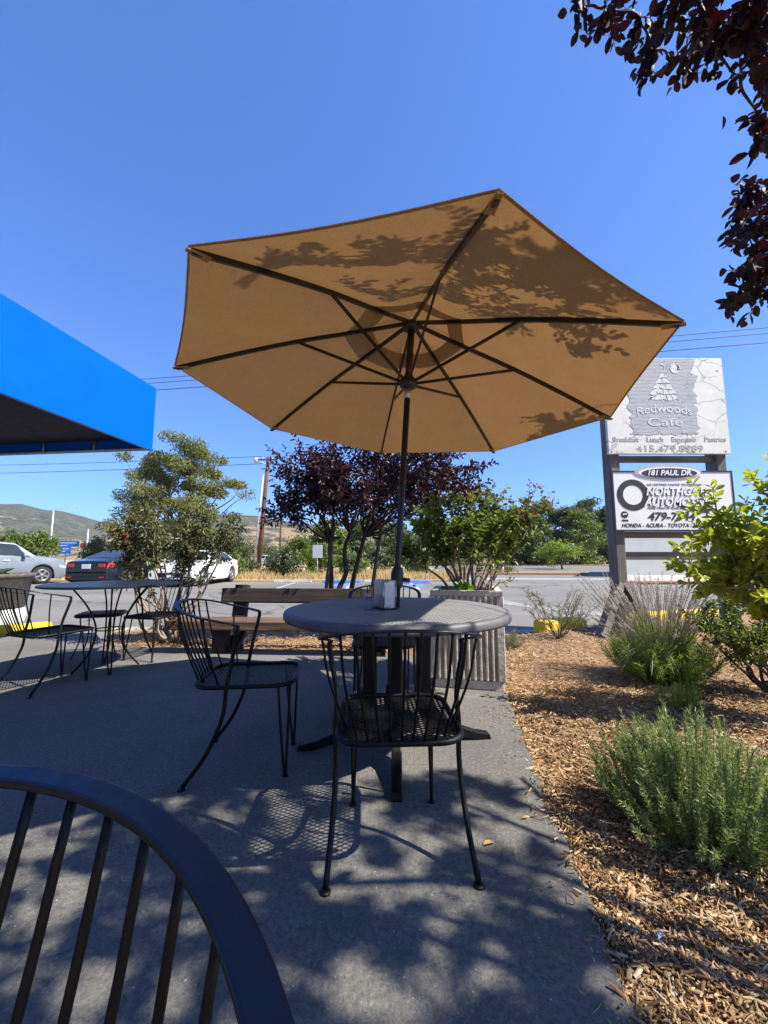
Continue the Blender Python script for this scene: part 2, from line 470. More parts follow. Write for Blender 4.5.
M['lf_rosemary'] = leafmat('rosemary_needles', [(0.10, 0.155, 0.042), (0.17, 0.23, 0.075), (0.25, 0.30, 0.12), (0.38, 0.38, 0.21)], 0.3, (0.32, 0.46, 0.09), 0.5)
M['lf_lavender'] = leafmat('lavender_leaves', [(0.13, 0.21, 0.035), (0.20, 0.29, 0.05), (0.28, 0.37, 0.09)], 0.35, (0.36, 0.52, 0.08), 0.5)
M['stalk_grey'] = leafmat('grey_lavender_stalks', [(0.36, 0.34, 0.27), (0.50, 0.47, 0.39), (0.46, 0.41, 0.39)], 0.2, (0.45, 0.4, 0.34), 0.8)
M['stem_green'] = pm('green_woody_stem', (0.16, 0.15, 0.075), 0.8, 0, 0.3, 40)
M['lf_rose'] = leafmat('rose_leaves', [(0.06, 0.10, 0.022), (0.12, 0.17, 0.04), (0.19, 0.23, 0.07)], 0.33)
M['lf_twig'] = leafmat('sparse_twig_leaves', [(0.10, 0.12, 0.05), (0.16, 0.17, 0.08), (0.20, 0.18, 0.11)], 0.3)
M['lf_agave'] = leafmat('agave_leaves', [(0.035, 0.055, 0.03), (0.06, 0.09, 0.045)], 0.1, (0.1, 0.16, 0.05), 0.4)
M['petal_red'] = leafmat('red_petals', [(0.4, 0.02, 0.03), (0.55, 0.05, 0.05)], 0.3, (0.5, 0.04, 0.05))
M['lf_fresh'] = leafmat('fresh_green_leaves', [(0.10, 0.26, 0.03), (0.16, 0.34, 0.04)], 0.4)
M['lf_euc'] = leafmat('olive_tree_leaves', [(0.10, 0.12, 0.036), (0.16, 0.18, 0.054), (0.22, 0.235, 0.08)], 0.25)
M['lf_oak'] = leafmat('oak_leaves', [(0.045, 0.072, 0.022), (0.078, 0.115, 0.034), (0.115, 0.155, 0.05)], 0.25)
M['lf_oak2'] = leafmat('grey_oak_leaves', [(0.06, 0.078, 0.034), (0.098, 0.118, 0.054), (0.135, 0.155, 0.075)], 0.25)
M['lf_lime'] = leafmat('lime_tree_leaves', [(0.12, 0.19, 0.025), (0.19, 0.26, 0.035), (0.26, 0.29, 0.06)], 0.35)
M['lf_bright'] = leafmat('bright_bush_leaves', [(0.07, 0.115, 0.02), (0.12, 0.175, 0.035), (0.16, 0.20, 0.045)], 0.3)
M['car_silver'] = pm('silver_car_paint', (0.19, 0.215, 0.245), 0.35, 0.2, 0.04, 3, coat=0.5)
M['car_navy'] = pm('dark_navy_car_paint', (0.006, 0.007, 0.013), 0.3, 0.0, 0.1, 3, coat=0.5, spec=0.3)
M['car_white'] = pm('white_car_paint', (0.72, 0.73, 0.73), 0.3, 0, 0.03, 3, coat=0.8)
M['tyre'] = pm('tyre_rubber', (0.018, 0.018, 0.018), 0.85, 0, 0.3, 20, 0.2, 80)
M['rim'] = pm('alloy_rim', (0.5, 0.5, 0.52), 0.35, 0.8, 0.1, 9)
M['under'] = pm('dark_underbody', (0.006, 0.006, 0.006), 0.9, 0, 0.2, 5, spec=0.1)
M['lens_red'] = pm('red_tail_lens', (0.42, 0.012, 0.015), 0.18, 0, 0.2, 8, coat=0.6)
M['lens_clear'] = pm('clear_head_lens', (0.55, 0.57, 0.6), 0.12, 0.3, 0.2, 8, coat=0.6)
M['plate'] = pm('white_plate', (0.68, 0.69, 0.72), 0.5, 0, 0.08, 20)
M['foil'] = pm('crumpled_foil', (0.75, 0.78, 0.85), 0.25, 0.5, 0.2, 60, 0.8, 150)
M['brown_leaf'] = pm('dry_fallen_leaf', (0.42, 0.26, 0.09), 0.8, 0, 0.3, 40)


# ------------------------------------------------------------------ mesh helpers
class MB:
    def __init__(s):
        s.v, s.f, s.m, s.s = [], [], [], []

    def add(s, vs, fs, mi=0, sm=False):
        n = len(s.v)
        s.v += [tuple(p) for p in vs]
        for f in fs:
            s.f.append(tuple(n + i for i in f)); s.m.append(mi); s.s.append(sm)

    def box(s, c, d, rot=None, mi=0):
        hx, hy, hz = d[0] / 2, d[1] / 2, d[2] / 2
        vs = [Vector((x, y, z)) for x in (-hx, hx) for y in (-hy, hy) for z in (-hz, hz)]
        if rot is not None:
            vs = [rot @ p for p in vs]
        c = Vector(c)
        s.add([p + c for p in vs], [(0, 1, 3, 2), (4, 6, 7, 5), (0, 4, 5, 1), (2, 3, 7, 6), (0, 2, 6, 4), (1, 5, 7, 3)], mi)
        return s

    def tube(s, path, r, n=8, closed=False, mi=0, sm=True, squash=None):
        P = [Vector(p) for p in path]
        k = len(P)
        rr = r if isinstance(r, (list, tuple)) else [r] * k
        T = []
        for i in range(k):
            a = P[(i - 1) % k] if (closed or i > 0) else P[i]
            b = P[(i + 1) % k] if (closed or i < k - 1) else P[i]
            t = (b - a)
            T.append(t.normalized() if t.length > 1e-9 else Vector((0, 0, 1)))
        nrm = T[0].orthogonal().normalized()
        vs = []
        for i in range(k):
            nrm = (nrm - T[i] * nrm.dot(T[i]))
            nrm = nrm.normalized() if nrm.length > 1e-6 else T[i].orthogonal().normalized()
            bn = T[i].cross(nrm)
            for j in range(n):
                a = 2 * PI * j / n
                vs.append(P[i] + (nrm * math.cos(a) + bn * math.sin(a)) * rr[i])
        fs = []
        for i in range(k if closed else k - 1):
            i2 = (i + 1) % k
            for j in range(n):
                j2 = (j + 1) % n
                fs.append((i * n + j, i * n + j2, i2 * n + j2, i2 * n + j))
        if not closed:
            fs.append(tuple(range(n - 1, -1, -1)))
            fs.append(tuple((k - 1) * n + j for j in range(n)))
        s.add(vs, fs, mi, sm)
        return s

    def bar(s, path, w, t, side, closed=False, mi=0):
        """flat bar swept along path; side(i) gives the width direction"""
        P = [Vector(p) for p in path]
        k = len(P)
        vs = []
        for i in range(k):
            a = P[(i - 1) % k] if (closed or i > 0) else P[i]
            b = P[(i + 1) % k] if (closed or i < k - 1) else P[i]
            T = (b - a).normalized()
            S = Vector(side(i)); S = (S - T * S.dot(T)).normalized()
            U = T.cross(S)
            ww = w[i] if isinstance(w, (list, tuple)) else w
            for (x, y) in ((-1, -1), (1, -1), (1, 1), (-1, 1)):
                vs.append(P[i] + S * (x * ww / 2) + U * (y * t / 2))
        fs = []
        for i in range(k if closed else k - 1):
            i2 = (i + 1) % k
            for j in range(4):
                j2 = (j + 1) % 4
                fs.append((i * 4 + j, i2 * 4 + j, i2 * 4 + j2, i * 4 + j2))
        if not closed:
            fs += [(0, 1, 2, 3), tuple((k - 1) * 4 + j for j in (3, 2, 1, 0))]
        s.add(vs, fs, mi, False)
        return s

    def lathe(s, prof, c=(0, 0, 0), n=24, mi=0, sm=True, axis='z'):
        vs, fs = [], []
        for (r, z) in prof:
            for j in range(n):
                a = 2 * PI * j / n
                p = (r * math.cos(a), r * math.sin(a), z)
                if axis == 'y':
                    p = (p[0], p[2], p[1])
                vs.append((p[0] + c[0], p[1] + c[1], p[2] + c[2]))
        k = len(prof)
        for i in range(k - 1):
            for j in range(n):
                j2 = (j + 1) % n
                q = (i * n + j, i * n + j2, (i + 1) * n + j2, (i + 1) * n + j)
                fs.append(q if axis == 'z' else q[::-1])
        fs.append(tuple(range(n - 1, -1, -1)) if axis == 'z' else tuple(range(n)))
        e = tuple((k - 1) * n + j for j in range(n))
        fs.append(e if axis == 'z' else e[::-1])
        s.add(vs, fs, mi, sm)
        return s

    def prism(s, poly, d0, d1, fn, mi=0):
        """poly 2D, fn(a,b,d)->3D"""
        n = len(poly)
        vs = [fn(a, b, d0) for a, b in poly] + [fn(a, b, d1) for a, b in poly]
        fs = [tuple(range(n - 1, -1, -1)), tuple(range(n, 2 * n))]
        fs += [(i, (i + 1) % n, n + (i + 1) % n, n + i) for i in range(n)]
        s.add(vs, fs, mi)
        return s

    def build(s, name, mats, parent=None, bevel=0.0, seg=2, angle=40):
        me = bpy.data.meshes.new(name)
        me.from_pydata(s.v, [], s.f)
        mats = mats if isinstance(mats, (list, tuple)) else [mats]
        for m in mats:
            me.materials.append(M[m] if isinstance(m, str) else m)
        me.polygons.foreach_set('use_smooth', s.s)
        me.polygons.foreach_set('material_index', s.m)
        me.update()
        o = bpy.data.objects.new(name, me)
        COL.objects.link(o)
        if parent is not None:
            o.parent = parent
        if any(s.s) and not all(s.s):
            pass
        if bevel:
            b = o.modifiers.new('bevel', 'BEVEL')
            b.width = bevel; b.segments = seg; b.limit_method = 'ANGLE'; b.angle_limit = R(angle)
        return o


def npmesh(name, V, Fq, mat, parent=None, smooth=False):
    """fast mesh from arrays; Fq (n,4) or (n,3)"""
    me = bpy.data.meshes.new(name)
    V = np.asarray(V, np.float32); Fq = np.asarray(Fq, np.int32)
    k = Fq.shape[1]
    me.vertices.add(len(V)); me.vertices.foreach_set('co', V.ravel())
    me.loops.add(Fq.size); me.loops.foreach_set('vertex_index', Fq.ravel())
    me.polygons.add(len(Fq))
    me.polygons.foreach_set('loop_start', np.arange(0, Fq.size, k, dtype=np.int32))
    me.polygons.foreach_set('loop_total', np.full(len(Fq), k, np.int32))
    if smooth:
        me.polygons.foreach_set('use_smooth', np.ones(len(Fq), bool))
    me.materials.append(M[mat])
    me.update(calc_edges=True); me.validate()
    o = bpy.data.objects.new(name, me)
    COL.objects.link(o)
    if parent is not None:
        o.parent = parent
    return o


def unit(a):
    return a / np.maximum(np.linalg.norm(a, axis=-1, keepdims=True), 1e-9)


def leaf_arrays(pos, d, L, W, up=None, fold=0.25, curl=0.15):
    """folded, slightly curled leaves: 6 vertices, 2 quads"""
    n = len(pos)
    d = unit(d)
    if up is None:
        up = rng.normal(size=(n, 3)); up[:, 2] = np.abs(up[:, 2]) + 0.5
    side = unit(np.cross(d, up))
    nr = np.cross(side, d)
    L = np.broadcast_to(L, (n,))[:, None]; W = np.broadcast_to(W, (n,))[:, None]
    f = fold * W
    b = pos
    t = pos + d * L - nr * curl * L
    l1 = pos + d * L * 0.28 + side * W * 0.42 + nr * f
    l2 = pos + d * L * 0.68 + side * W * 0.40 + nr * (f - curl * L * 0.4)
    r1 = pos + d * L * 0.28 - side * W * 0.42 + nr * f
    r2 = pos + d * L * 0.68 - side * W * 0.40 + nr * (f - curl * L * 0.4)
    V = np.stack([b, l1, l2, t, r2, r1], 1).reshape(-1, 3)
    k = np.arange(n)[:, None] * 6
    Fq = np.concatenate([k + np.array([[0, 3, 2, 1]]), k + np.array([[0, 5, 4, 3]])], 0)
    return V, Fq


def round_leaf_arrays(pos, d, L, W, up=None, fold=0.2, curl=0.18):
    """obovate leaves: 8 vertices, 2 five-sided halves"""
    n = len(pos)
    d = unit(d)
    if up is None:
        up = rng.normal(size=(n, 3)); up[:, 2] = np.abs(up[:, 2]) + 0.4
    side = unit(np.cross(d, up))
    nr = np.cross(side, d)
    L = np.broadcast_to(L, (n,))[:, None]; W = np.broadcast_to(W, (n,))[:, None]
    C = (curl * (0.3 + 1.2 * rng.random(n)))[:, None] * L
    cols = [pos]
    st = ((0.22, 0.34), (0.52, 0.50), (0.82, 0.33))
    for t, w in st: cols.append(pos + d * L * t + side * W * w + nr * (fold * W * w * 2 - C * t * t))
    cols.append(pos + d * L - nr * C)
    for t, w in st[::-1]: cols.append(pos + d * L * t - side * W * w + nr * (fold * W * w * 2 - C * t * t))
    V = np.stack(cols, 1).reshape(-1, 3)
    k = np.arange(n)[:, None] * 8
    return V, np.concatenate([k + np.array([[0, 4, 3, 2, 1]]), k + np.array([[0, 7, 6, 5, 4]])], 0)


def quad_arrays(pos, d, L, W):
    n = len(pos)
    d = unit(d)
    side = unit(np.cross(d, rng.normal(size=(n, 3))))
    L = np.broadcast_to(L, (n,))[:, None]; W = np.broadcast_to(W, (n,))[:, None]
    V = np.stack([pos - side * W * 0.3, pos + side * W * 0.3, pos + d * L * 0.6 + side * W * 0.5, pos + d * L], 1)
    V[:, 3] -= side * W * 0.1
    k = np.arange(n)[:, None] * 4
    return V.reshape(-1, 3), k + np.array([[0, 1, 2, 3]])


def leaves(name, mat, parent, pos, d, L, W, rounded=False, **kw):
    V, Fq = (round_leaf_arrays if rounded else leaf_arrays)(np.asarray(pos, float), np.asarray(d, float), L, W, **kw)
    return npmesh(name, V, Fq, mat, parent)


# ------------------------------------------------------------------ scene object helpers
def empty(name, loc=(0, 0, 0), rz=0.0):
    o = bpy.data.objects.new(name, None)
    o.empty_display_size = 0.2
    o.location = loc; o.rotation_euler = (0, 0, rz)
    COL.objects.link(o)
    return o


def tag(o, label=None, cat=None, group=None, kind=None):
    if label: o['label'] = label
    if cat: o['category'] = cat
    if group: o['group'] = group
    if kind: o['kind'] = kind
    return o


def thing(name, label, cat, loc=(0, 0, 0), rz=0.0, group=None):
    return tag(empty(name, loc, rz), label, cat, group)


def copy_tree(o, parent=None):
    c = o.copy()
    COL.objects.link(c)
    if parent is not None:
        c.parent = parent
    for ch in [x for x in COL.objects if x.parent == o]:
        copy_tree(ch, c)
    return c


def text_mesh(name, txt, size, mat, parent, loc, rot=(PI / 2, 0, 0), depth=0.004, shear=0.0, bold=0.0, width=None, font_space=1.0, align='LEFT'):
    cu = bpy.data.curves.new(name, 'FONT')
    cu.body = txt; cu.size = size; cu.extrude = depth; cu.shear = shear; cu.offset = bold
    cu.align_x = align; cu.space_character = font_space; cu.resolution_u = 3
    tmp = bpy.data.objects.new(name + '_curve', cu)
    COL.objects.link(tmp)
    dg = bpy.context.evaluated_depsgraph_get(); dg.update()
    me = bpy.data.meshes.new_from_object(tmp.evaluated_get(dg))
    bpy.data.objects.remove(tmp, do_unlink=True)
    bpy.data.curves.remove(cu)
    xs = [v.co.x for v in me.vertices]
    if width and xs:
        k = width / max(1e-6, max(xs) - min(xs))
        for v in me.vertices:
            v.co.x *= k
    me.name = name
    me.materials.clear(); me.materials.append(M[mat])
    o = bpy.data.objects.new(name, me)
    COL.objects.link(o)
    o.parent = parent; o.location = loc; o.rotation_euler = rot
    return o


def smooth_path(pts, n=6):
    """Catmull-Rom through points"""
    P = [Vector(p) for p in pts]
    out = []
    for i in range(len(P) - 1):
        p0 = P[i - 1] if i else P[0] * 2 - P[1]
        p1, p2 = P[i], P[i + 1]
        p3 = P[i + 2] if i + 2 < len(P) else P[-1] * 2 - P[-2]
        for j in range(n):
            t = j / n
            out.append(0.5 * ((2 * p1) + (p2 - p0) * t + (2 * p0 - 5 * p1 + 4 * p2 - p3) * t * t + (3 * p1 - p0 - 3 * p2 + p3) * t ** 3))
    out.append(P[-1])
    return out


def wob(a, b, k=5, amp=0.05, sag=0.0):
    """slightly crooked limb from a to b"""
    a, b = Vector(a), Vector(b)
    L = (b - a).length
    pts = [a]
    for i in range(1, k):
        t = i / k
        j = Vector(rng.normal(size=3)) * amp * L
        pts.append(a.lerp(b, t) + j + Vector((0, 0, sag * L * math.sin(PI * t))))
    pts.append(b)
    return smooth_path(pts, 3)


exec_parts = []

# ================================================================== SETTING
def slab(name, poly, z0, z1, mat, label=None):
    mb = MB()
    mb.prism(poly, z0, z1, lambda a, b, d: Vector((a, b, d)))
    # prism winds for counter-clockwise polygons seen from above
    o = mb.build(name, mat)
    return tag(o, kind='structure')


def ccw(p):
    a = sum(p[i][0] * p[(i + 1) % len(p)][1] - p[(i + 1) % len(p)][0] * p[i][1] for i in range(len(p)))
    return p if a > 0 else p[::-1]


def edge_x(Y):
    return 0.385 + 0.167 * Y


g = MB(); g.add([(-3500, -800, -0.25), (3500, -800, -0.25), (3500, 4500, -0.25), (-3500, 4500, -0.25)], [(0, 1, 2, 3)])
tag(g.build('ground', 'dry'), kind='structure')
slab('parking_lot', ccw([(-70, 4.0), (70, 4.0), (70, 62), (6, 62), (4.5, 30), (3.2, 19.2), (-8, 18.9), (-70, 19.6)]), -0.24, -0.10, 'asphalt')
# worn edge of the concrete: tiny irregularities along the mulch side
edge = []
for i in range(70):
    Y = -1.5 + i * (4.12 + 1.5) / 69
    edge.append((edge_x(Y) + 0.006 * math.sin(i * 1.7) + rng.normal() * 0.004, Y))
patio_poly = edge + [(-0.7, 4.36), (-2.4, 4.62), (-3.2, 4.75), (-3.9, 5.55), (-5.0, 5.28), (-6.4, 5.02), (-10, 4.7), (-10, -1.5)]
slab('patio', ccw(patio_poly), -0.2, 0.0, 'concrete')
mulch_poly = ccw([(0.0, -1.5), (7.5, -1.5), (7.5, 7.9), (5.5, 7.15), (3.5, 6.35), (2.3, 5.75), (1.6, 5.35), (0.6, 5.45), (-1.5, 5.75), (-3.2, 5.95), (-3.75, 5.75),
                  (-3.3, 4.6), (-2.4, 4.4), (0.3, 3.9)])
slab('mulch_bed', mulch_poly, -0.2, -0.022, 'mulch_soil')
k = MB()
kp = [(1.62, 5.43, -0.06), (0.6, 5.53, -0.06), (-1.5, 5.83, -0.06), (-3.2, 6.03, -0.06), (-3.86, 5.8, -0.06)]
k.bar(smooth_path(kp, 4), 0.13, 0.13, lambda i: (0, 1, 0))
tag(k.build('kerb', 'kerb', bevel=0.02), kind='structure')


def kerb_thing(path, label, mat, h=0.16, w=0.16, group=None, base=-0.1):
    mb = MB()
    pts = [Vector((p[0], p[1], base + h / 2)) for p in path]
    mb.bar(smooth_path(pts, 5), w, h, lambda i: (0.3, 1, 0))
    o = mb.build('painted_kerb', mat, bevel=0.06, seg=4)
    return tag(o, label, 'kerb', group)


kerb_thing([(2.2, 5.86), (2.55, 6.0), (2.98, 6.18)], 'yellow painted kerb end beside the leaning foot of the sign post', 'yellow_paint', 0.22, 0.26)
kerb_thing([(3.55, 6.6), (4.4, 6.95), (5.4, 7.25), (6.2, 7.4)], 'long yellow kerb behind the grey lavender stalks under the sign', 'yellow_paint', 0.19, 0.2)
kerb_thing([(-6.6, 5.12), (-5.6, 5.28), (-5.05, 5.42), (-4.62, 5.72)], 'yellow painted kerb beside the dark pot at the patio corner', 'yellow_paint', 0.22, 0.2)

# dry grass field beyond the lot, painted stall lines
slab('dry_grass_verge', ccw([(-70, 19.7), (-8, 19.0), (3.1, 19.3), (4.4, 30), (5.8, 62), (-70, 62)]), -0.24, -0.04, 'dry')


def stripe(name, a, b, w, mat='white_paint'):
    a, b = Vector(a), Vector(b)
    t = (b - a).normalized(); s = Vector((-t.y, t.x, 0)) * w / 2
    mb = MB()
    n = 6
    vs, fs = [], []
    for i in range(n + 1):
        p = a.lerp(b, i / n)
        vs += [p - s + Vector((0, 0, -0.096)), p + s + Vector((0, 0, -0.096))]
    for i in range(n):
        fs.append((2 * i, 2 * i + 2, 2 * i + 3, 2 * i + 1))
    mb.add(vs, fs)
    return tag(mb.build(name, mat), kind='structure')


M['worn_line'] = pm('worn_white_line', (0.42, 0.42, 0.40), 0.8, 0, 0.3, 12, 0.3, 40, dirt=(0.17, 0.165, 0.16, 1.0))
M['blue_line'] = pm('worn_blue_line', (0.10, 0.22, 0.48), 0.8, 0, 0.25, 6, 0.3, 40, dirt=(0.2, 0.22, 0.27, 0.7))
for i, x in enumerate((-3.9, -1.35, 1.25)):
    stripe('stall_line_paint', (x, 14.2, 0), (x - 0.1, 18.5, 0), 0.12, 'worn_line')
stripe('blue_stall_paint', (-2.1, 16.4, 0), (-1.45, 16.4, 0), 1.0, 'blue_line')
stripe('blue_stall_paint', (0.75, 16.2, 0), (1.6, 16.2, 0), 1.2, 'blue_line')
stripe('lane_seam_paint', (3.5, 21.5, 0), (40, 20.5, 0), 0.9, 'worn_line')
# paler and darker resurfaced strips of the lot
M['asphalt_new'] = mat_soil('dark_asphalt_patch', (0.085, 0.084, 0.083), (0.10, 0.10, 0.099), (0.125, 0.123, 0.12), 20)
M['concrete_pale'] = mat_soil('pale_concrete_gutter', (0.22, 0.215, 0.20), (0.27, 0.265, 0.25), (0.32, 0.31, 0.29), 8)
stripe('asphalt_patch', (0.8, 6.6, 0), (2.6, 13.5, 0), 1.7, 'asphalt_new')
stripe('concrete_gutter', (1.9, 13.9, 0), (3.2, 9.6, 0), 0.5, 'concrete_pale')
stripe('concrete_gutter', (3.2, 9.62, 0), (4.6, 7.6, 0), 0.5, 'concrete_pale')

for x, y, m, lab in ((-4.1, 18.2, 'kerb', 'grey concrete wheel stop between the utility pole and the white sign'),
                     (-0.05, 18.2, 'kerb', 'grey concrete wheel stop beyond the stakes of the purple plum'),
                     (-1.85, 18.0, 'blue_paint', 'blue painted wheel stop behind the plum stems'),
                     (1.2, 17.8, 'blue_paint', 'blue painted wheel stop behind the umbrella pole collar')):
    mb = MB()
    mb.prism([(-0.09, 0), (0.09, 0), (0.06, 0.13), (-0.06, 0.13)], -0.85, 0.85, lambda a, b, d: Vector((d, a, b)))
    o = mb.build('wheel_stop', m, bevel=0.015)
    o.location = (x, y, -0.098)
    tag(o, lab, 'wheel stop', 'wheel stops along the far side of the lot')

# island with mulch on the far right of the lot
slab('lot_island', ccw([(3.3, 27), (13.2, 26.2), (13.6, 27.5), (13.0, 29.5), (5.0, 31), (3.6, 31)]), -0.2, 0.02, 'mulch_soil')
slab('far_verge', ccw([(5.8, 58), (75, 56), (75, 110), (5.8, 110)]), -0.24, 0.0, 'mulch_soil')

# ------------------------------------------------------------------ hills
def ridge(name, prof, Y0, Y1, dip):
    """prof: (u, v) outline of the ridge in view directions at Y1"""
    us = np.linspace(prof[0][0], prof[-1][0], 90)
    vv = np.interp(us, [p[0] for p in prof], [p[1] for p in prof])
    rows = 16
    V = []
    for j in range(rows + 4):
        t = j / (rows - 1)
        for u, v in zip(us, vv):
            top = at(u, v, Y1)
            Y = Y0 + (Y1 - Y0) * t
            x = top.x * (0.55 + 0.45 * t)
            if t <= 1:
                h = (top.z) * (t ** 0.85)
            else:
                h = top.z * (1 - (t - 1) * dip)
            w = 1 - abs(2 * min(t, 1) - 1)
            h += (math.sin(x * 0.021 + Y * 0.013) + math.sin(x * 0.043 - Y * 0.02 + 1.3)) * 7 * w
            V.append((x, Y, max(h, -2) if j else -3))
    n = len(us)
    Fq = [(j * n + i, j * n + i + 1, (j + 1) * n + i + 1, (j + 1) * n + i) for j in range(rows + 3) for i in range(n - 1)]
    o = npmesh(name, V, Fq, 'hill', smooth=True)
    return tag(o, kind='structure')


ridge('hills', [(-260, 520), (-120, 500), (-30, 503), (4, 504), (22, 504), (45, 510), (62, 511), (85, 517), (102, 522), (125, 531), (160, 539), (205, 546)], 420, 900, 0.6)
ridge('hills', [(110, 545), (160, 531), (200, 520), (238, 515), (262, 516), (283, 521), (305, 523), (330, 527), (380, 532), (440, 538), (520, 545)], 260, 620, 0.6)

# ================================================================== AWNING AND CAFE
ax = Vector((0.121, 0.993, 0)).normalized()          # along the awning front, away from the camera
ay = Vector((-0.993, 0.121, 0)).normalized()         # towards the building
AC = Vector((-2.82, 4.75, 0))
AL, AD, AZ0, AZ1 = 8.5, 2.5, 2.3, 3.085


def aw(s, t, z):
    p = AC - ax * s + ay * t
    return Vector((p.x, p.y, z))


aroot = thing('awning', 'bright blue fabric awning with a deep straight valance fixed to the cafe wall', 'awning', aw(0, 0, 0))


def awl(s, t, z):
    return aw(s, t, z) - AC


mb = MB()
th = 0.012
# front valance, far end valance, near end valance, sloped top
def sheet(a, b, c, d, n):
    nn = Vector(n) * th
    mb.add([a, b, c, d, a - nn, b - nn, c - nn, d - nn], [(0, 1, 2, 3), (7, 6, 5, 4), (0, 4, 5, 1), (1, 5, 6, 2), (2, 6, 7, 3), (3, 7, 4, 0)])
nf = -ay
sheet(awl(0, 0, AZ0), awl(0, 0, AZ1), awl(AL, 0, AZ1), awl(AL, 0, AZ0), nf)
mb2 = mb
ov = mb.build('valance', 'awning', aroot)
for s0, nn_ in ((0.0, ax), (AL, -ax)):
    mb = MB()
    sheet(awl(s0, th + 0.003, AZ0), awl(s0, AD, AZ0), awl(s0, AD, AZ1 + 0.5), awl(s0, th + 0.003, AZ1), nn_)
    mb.build('end_valance', 'awning', aroot)
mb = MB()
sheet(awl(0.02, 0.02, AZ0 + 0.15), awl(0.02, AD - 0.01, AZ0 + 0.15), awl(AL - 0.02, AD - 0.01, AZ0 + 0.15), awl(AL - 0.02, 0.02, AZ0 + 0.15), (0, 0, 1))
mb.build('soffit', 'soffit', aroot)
mb = MB()
sheet(awl(th + 0.003, th + 0.003, AZ1 - 0.004), awl(th + 0.003, AD, AZ1 + 0.496), awl(AL - th - 0.003, AD, AZ1 + 0.496), awl(AL - th - 0.003, th + 0.003, AZ1 - 0.004), (0, 0, 1))
mb.build('top_fabric', 'awning', aroot)
mb = MB()
mb.tube([awl(0.02, 0.035, AZ0 + 0.012), awl(AL - 0.02, 0.035, AZ0 + 0.012)], 0.013, 6)
mb.tube([awl(0.035, 0.03, AZ0 + 0.012), awl(0.035, AD, AZ0 + 0.012)], 0.013, 6)
mb.build('bottom_piping', 'awning_trim', aroot)
for s in (0.05, 1.9, 3.9, 5.9, 8.3):
    mb = MB()
    mb.tube([awl(s, 0.04, AZ0 + 0.03), awl(s, 0.04, AZ0 + 0.13)], 0.012, 6)
    mb.build('frame_rib', 'awning_steel', aroot)
for t in (0.75, 1.45, 2.1):
    mb = MB(); mb.tube([awl(0.04, t, AZ0 + 0.02), awl(0.04, t, AZ0 + 0.14)], 0.012, 6)
    mb.build('frame_upright', 'awning_steel', aroot)

# the cafe wall carrying the awning (just outside the frame)
croot = thing('cafe_building', 'warm stucco cafe front behind the blue awning', 'building', aw(0, 0, 0))
mb = MB()
rotm = Matrix((ax, ay, Vector((0, 0, 1)))).transposed()
mb.box(awl(4.6, AD + 2.02, 2.1), (9.0, 4.0, 4.6), rotm)
mb.build('wall', 'cafe_wall', croot)
mb = MB(); mb.box(awl(4.6, AD + 2.02, 4.46), (9.3, 4.3, 0.12), rotm); mb.build('roof_coping', 'dark_trim', croot)
mb = MB(); mb.box(awl(11.15, -1.6, 2.25), (4.0, 11.2, 4.9), rotm); mb.build('sky_block_wing', 'cafe_wall', croot)  # unseen wing added behind the camera to hold back sky light
for s, w, z0, z1, nm in ((1.6, 1.4, 0.9, 2.1, 'window'), (3.6, 0.95, 0.02, 2.1, 'door'), (5.6, 1.6, 0.9, 2.1, 'window'), (7.6, 1.4, 0.9, 2.1, 'window')):
    mb = MB()
    zc = (z0 + z1) / 2
    for (dx, dz, sx, sz) in ((-w / 2, 0, 0.07, z1 - z0 + 0.07), (w / 2, 0, 0.07, z1 - z0 + 0.07)):
        mb.box(awl(s + dx, AD, zc), (sx, 0.06, sz), rotm)
    for dz in (z0, z1):
        mb.box(awl(s, AD, dz), (w - 0.07, 0.06, 0.07), rotm)
    fr = mb.build(nm, 'dark_trim', croot)
    mb = MB(); mb.box(awl(s, AD + 0.006, zc), (w - 0.07, 0.02, z1 - z0 - 0.07), rotm); mb.build('pane', 'glass_dark', fr)

# ================================================================== UMBRELLA
UC = Vector((0.1437, 2.3437, 1.9947)); UN = Vector((0.0624, 0.02103, 0.99783)).normalized()
ua = Vector((0, 1, 0)).cross(UN).normalized(); ub = UN.cross(ua)
UT = -UC.z / UN.z
FOOT = UC + UN * UT
rimw = [Vector(p) for p in ((-0.68, 1.27, 2.07), (0.32, 1.01, 2.01), (1.21, 1.52, 1.95), (1.48, 2.52, 1.91), (0.96, 3.41, 1.92), (-0.03, 3.68, 1.98), (-0.92, 3.17, 2.04), (-1.19, 2.17, 2.08))]
uroot = thing('patio_umbrella', 'large tan canvas umbrella tilted over the round grey table', 'umbrella', FOOT)


def ul(p):
    return Vector(p) - FOOT


HUB = 0.465
rim = []
for p in rimw:
    q = p - UC
    q = q - UN * q.dot(UN)
    rim.append(q.normalized() * 1.35)
apex = UN * HUB


def can(i, f, r, sag=0.022, lift=0.0):
    """point on panel i, across f in 0..1, radius fraction r"""
    a, b = rim[i], rim[(i + 1) % 8]
    e = a.lerp(b, f)
    pull = 1 - 0.012 * math.sin(PI * f) * r ** 2
    p = e * r * pull
    h = HUB * (1 - r) + 0.05 * math.sin(PI * r) * 0.6
    h -= sag * math.sin(PI * f) * r * (1.1 - r) * 3
    return UC + p + UN * (h + 0.004 + lift) - FOOT


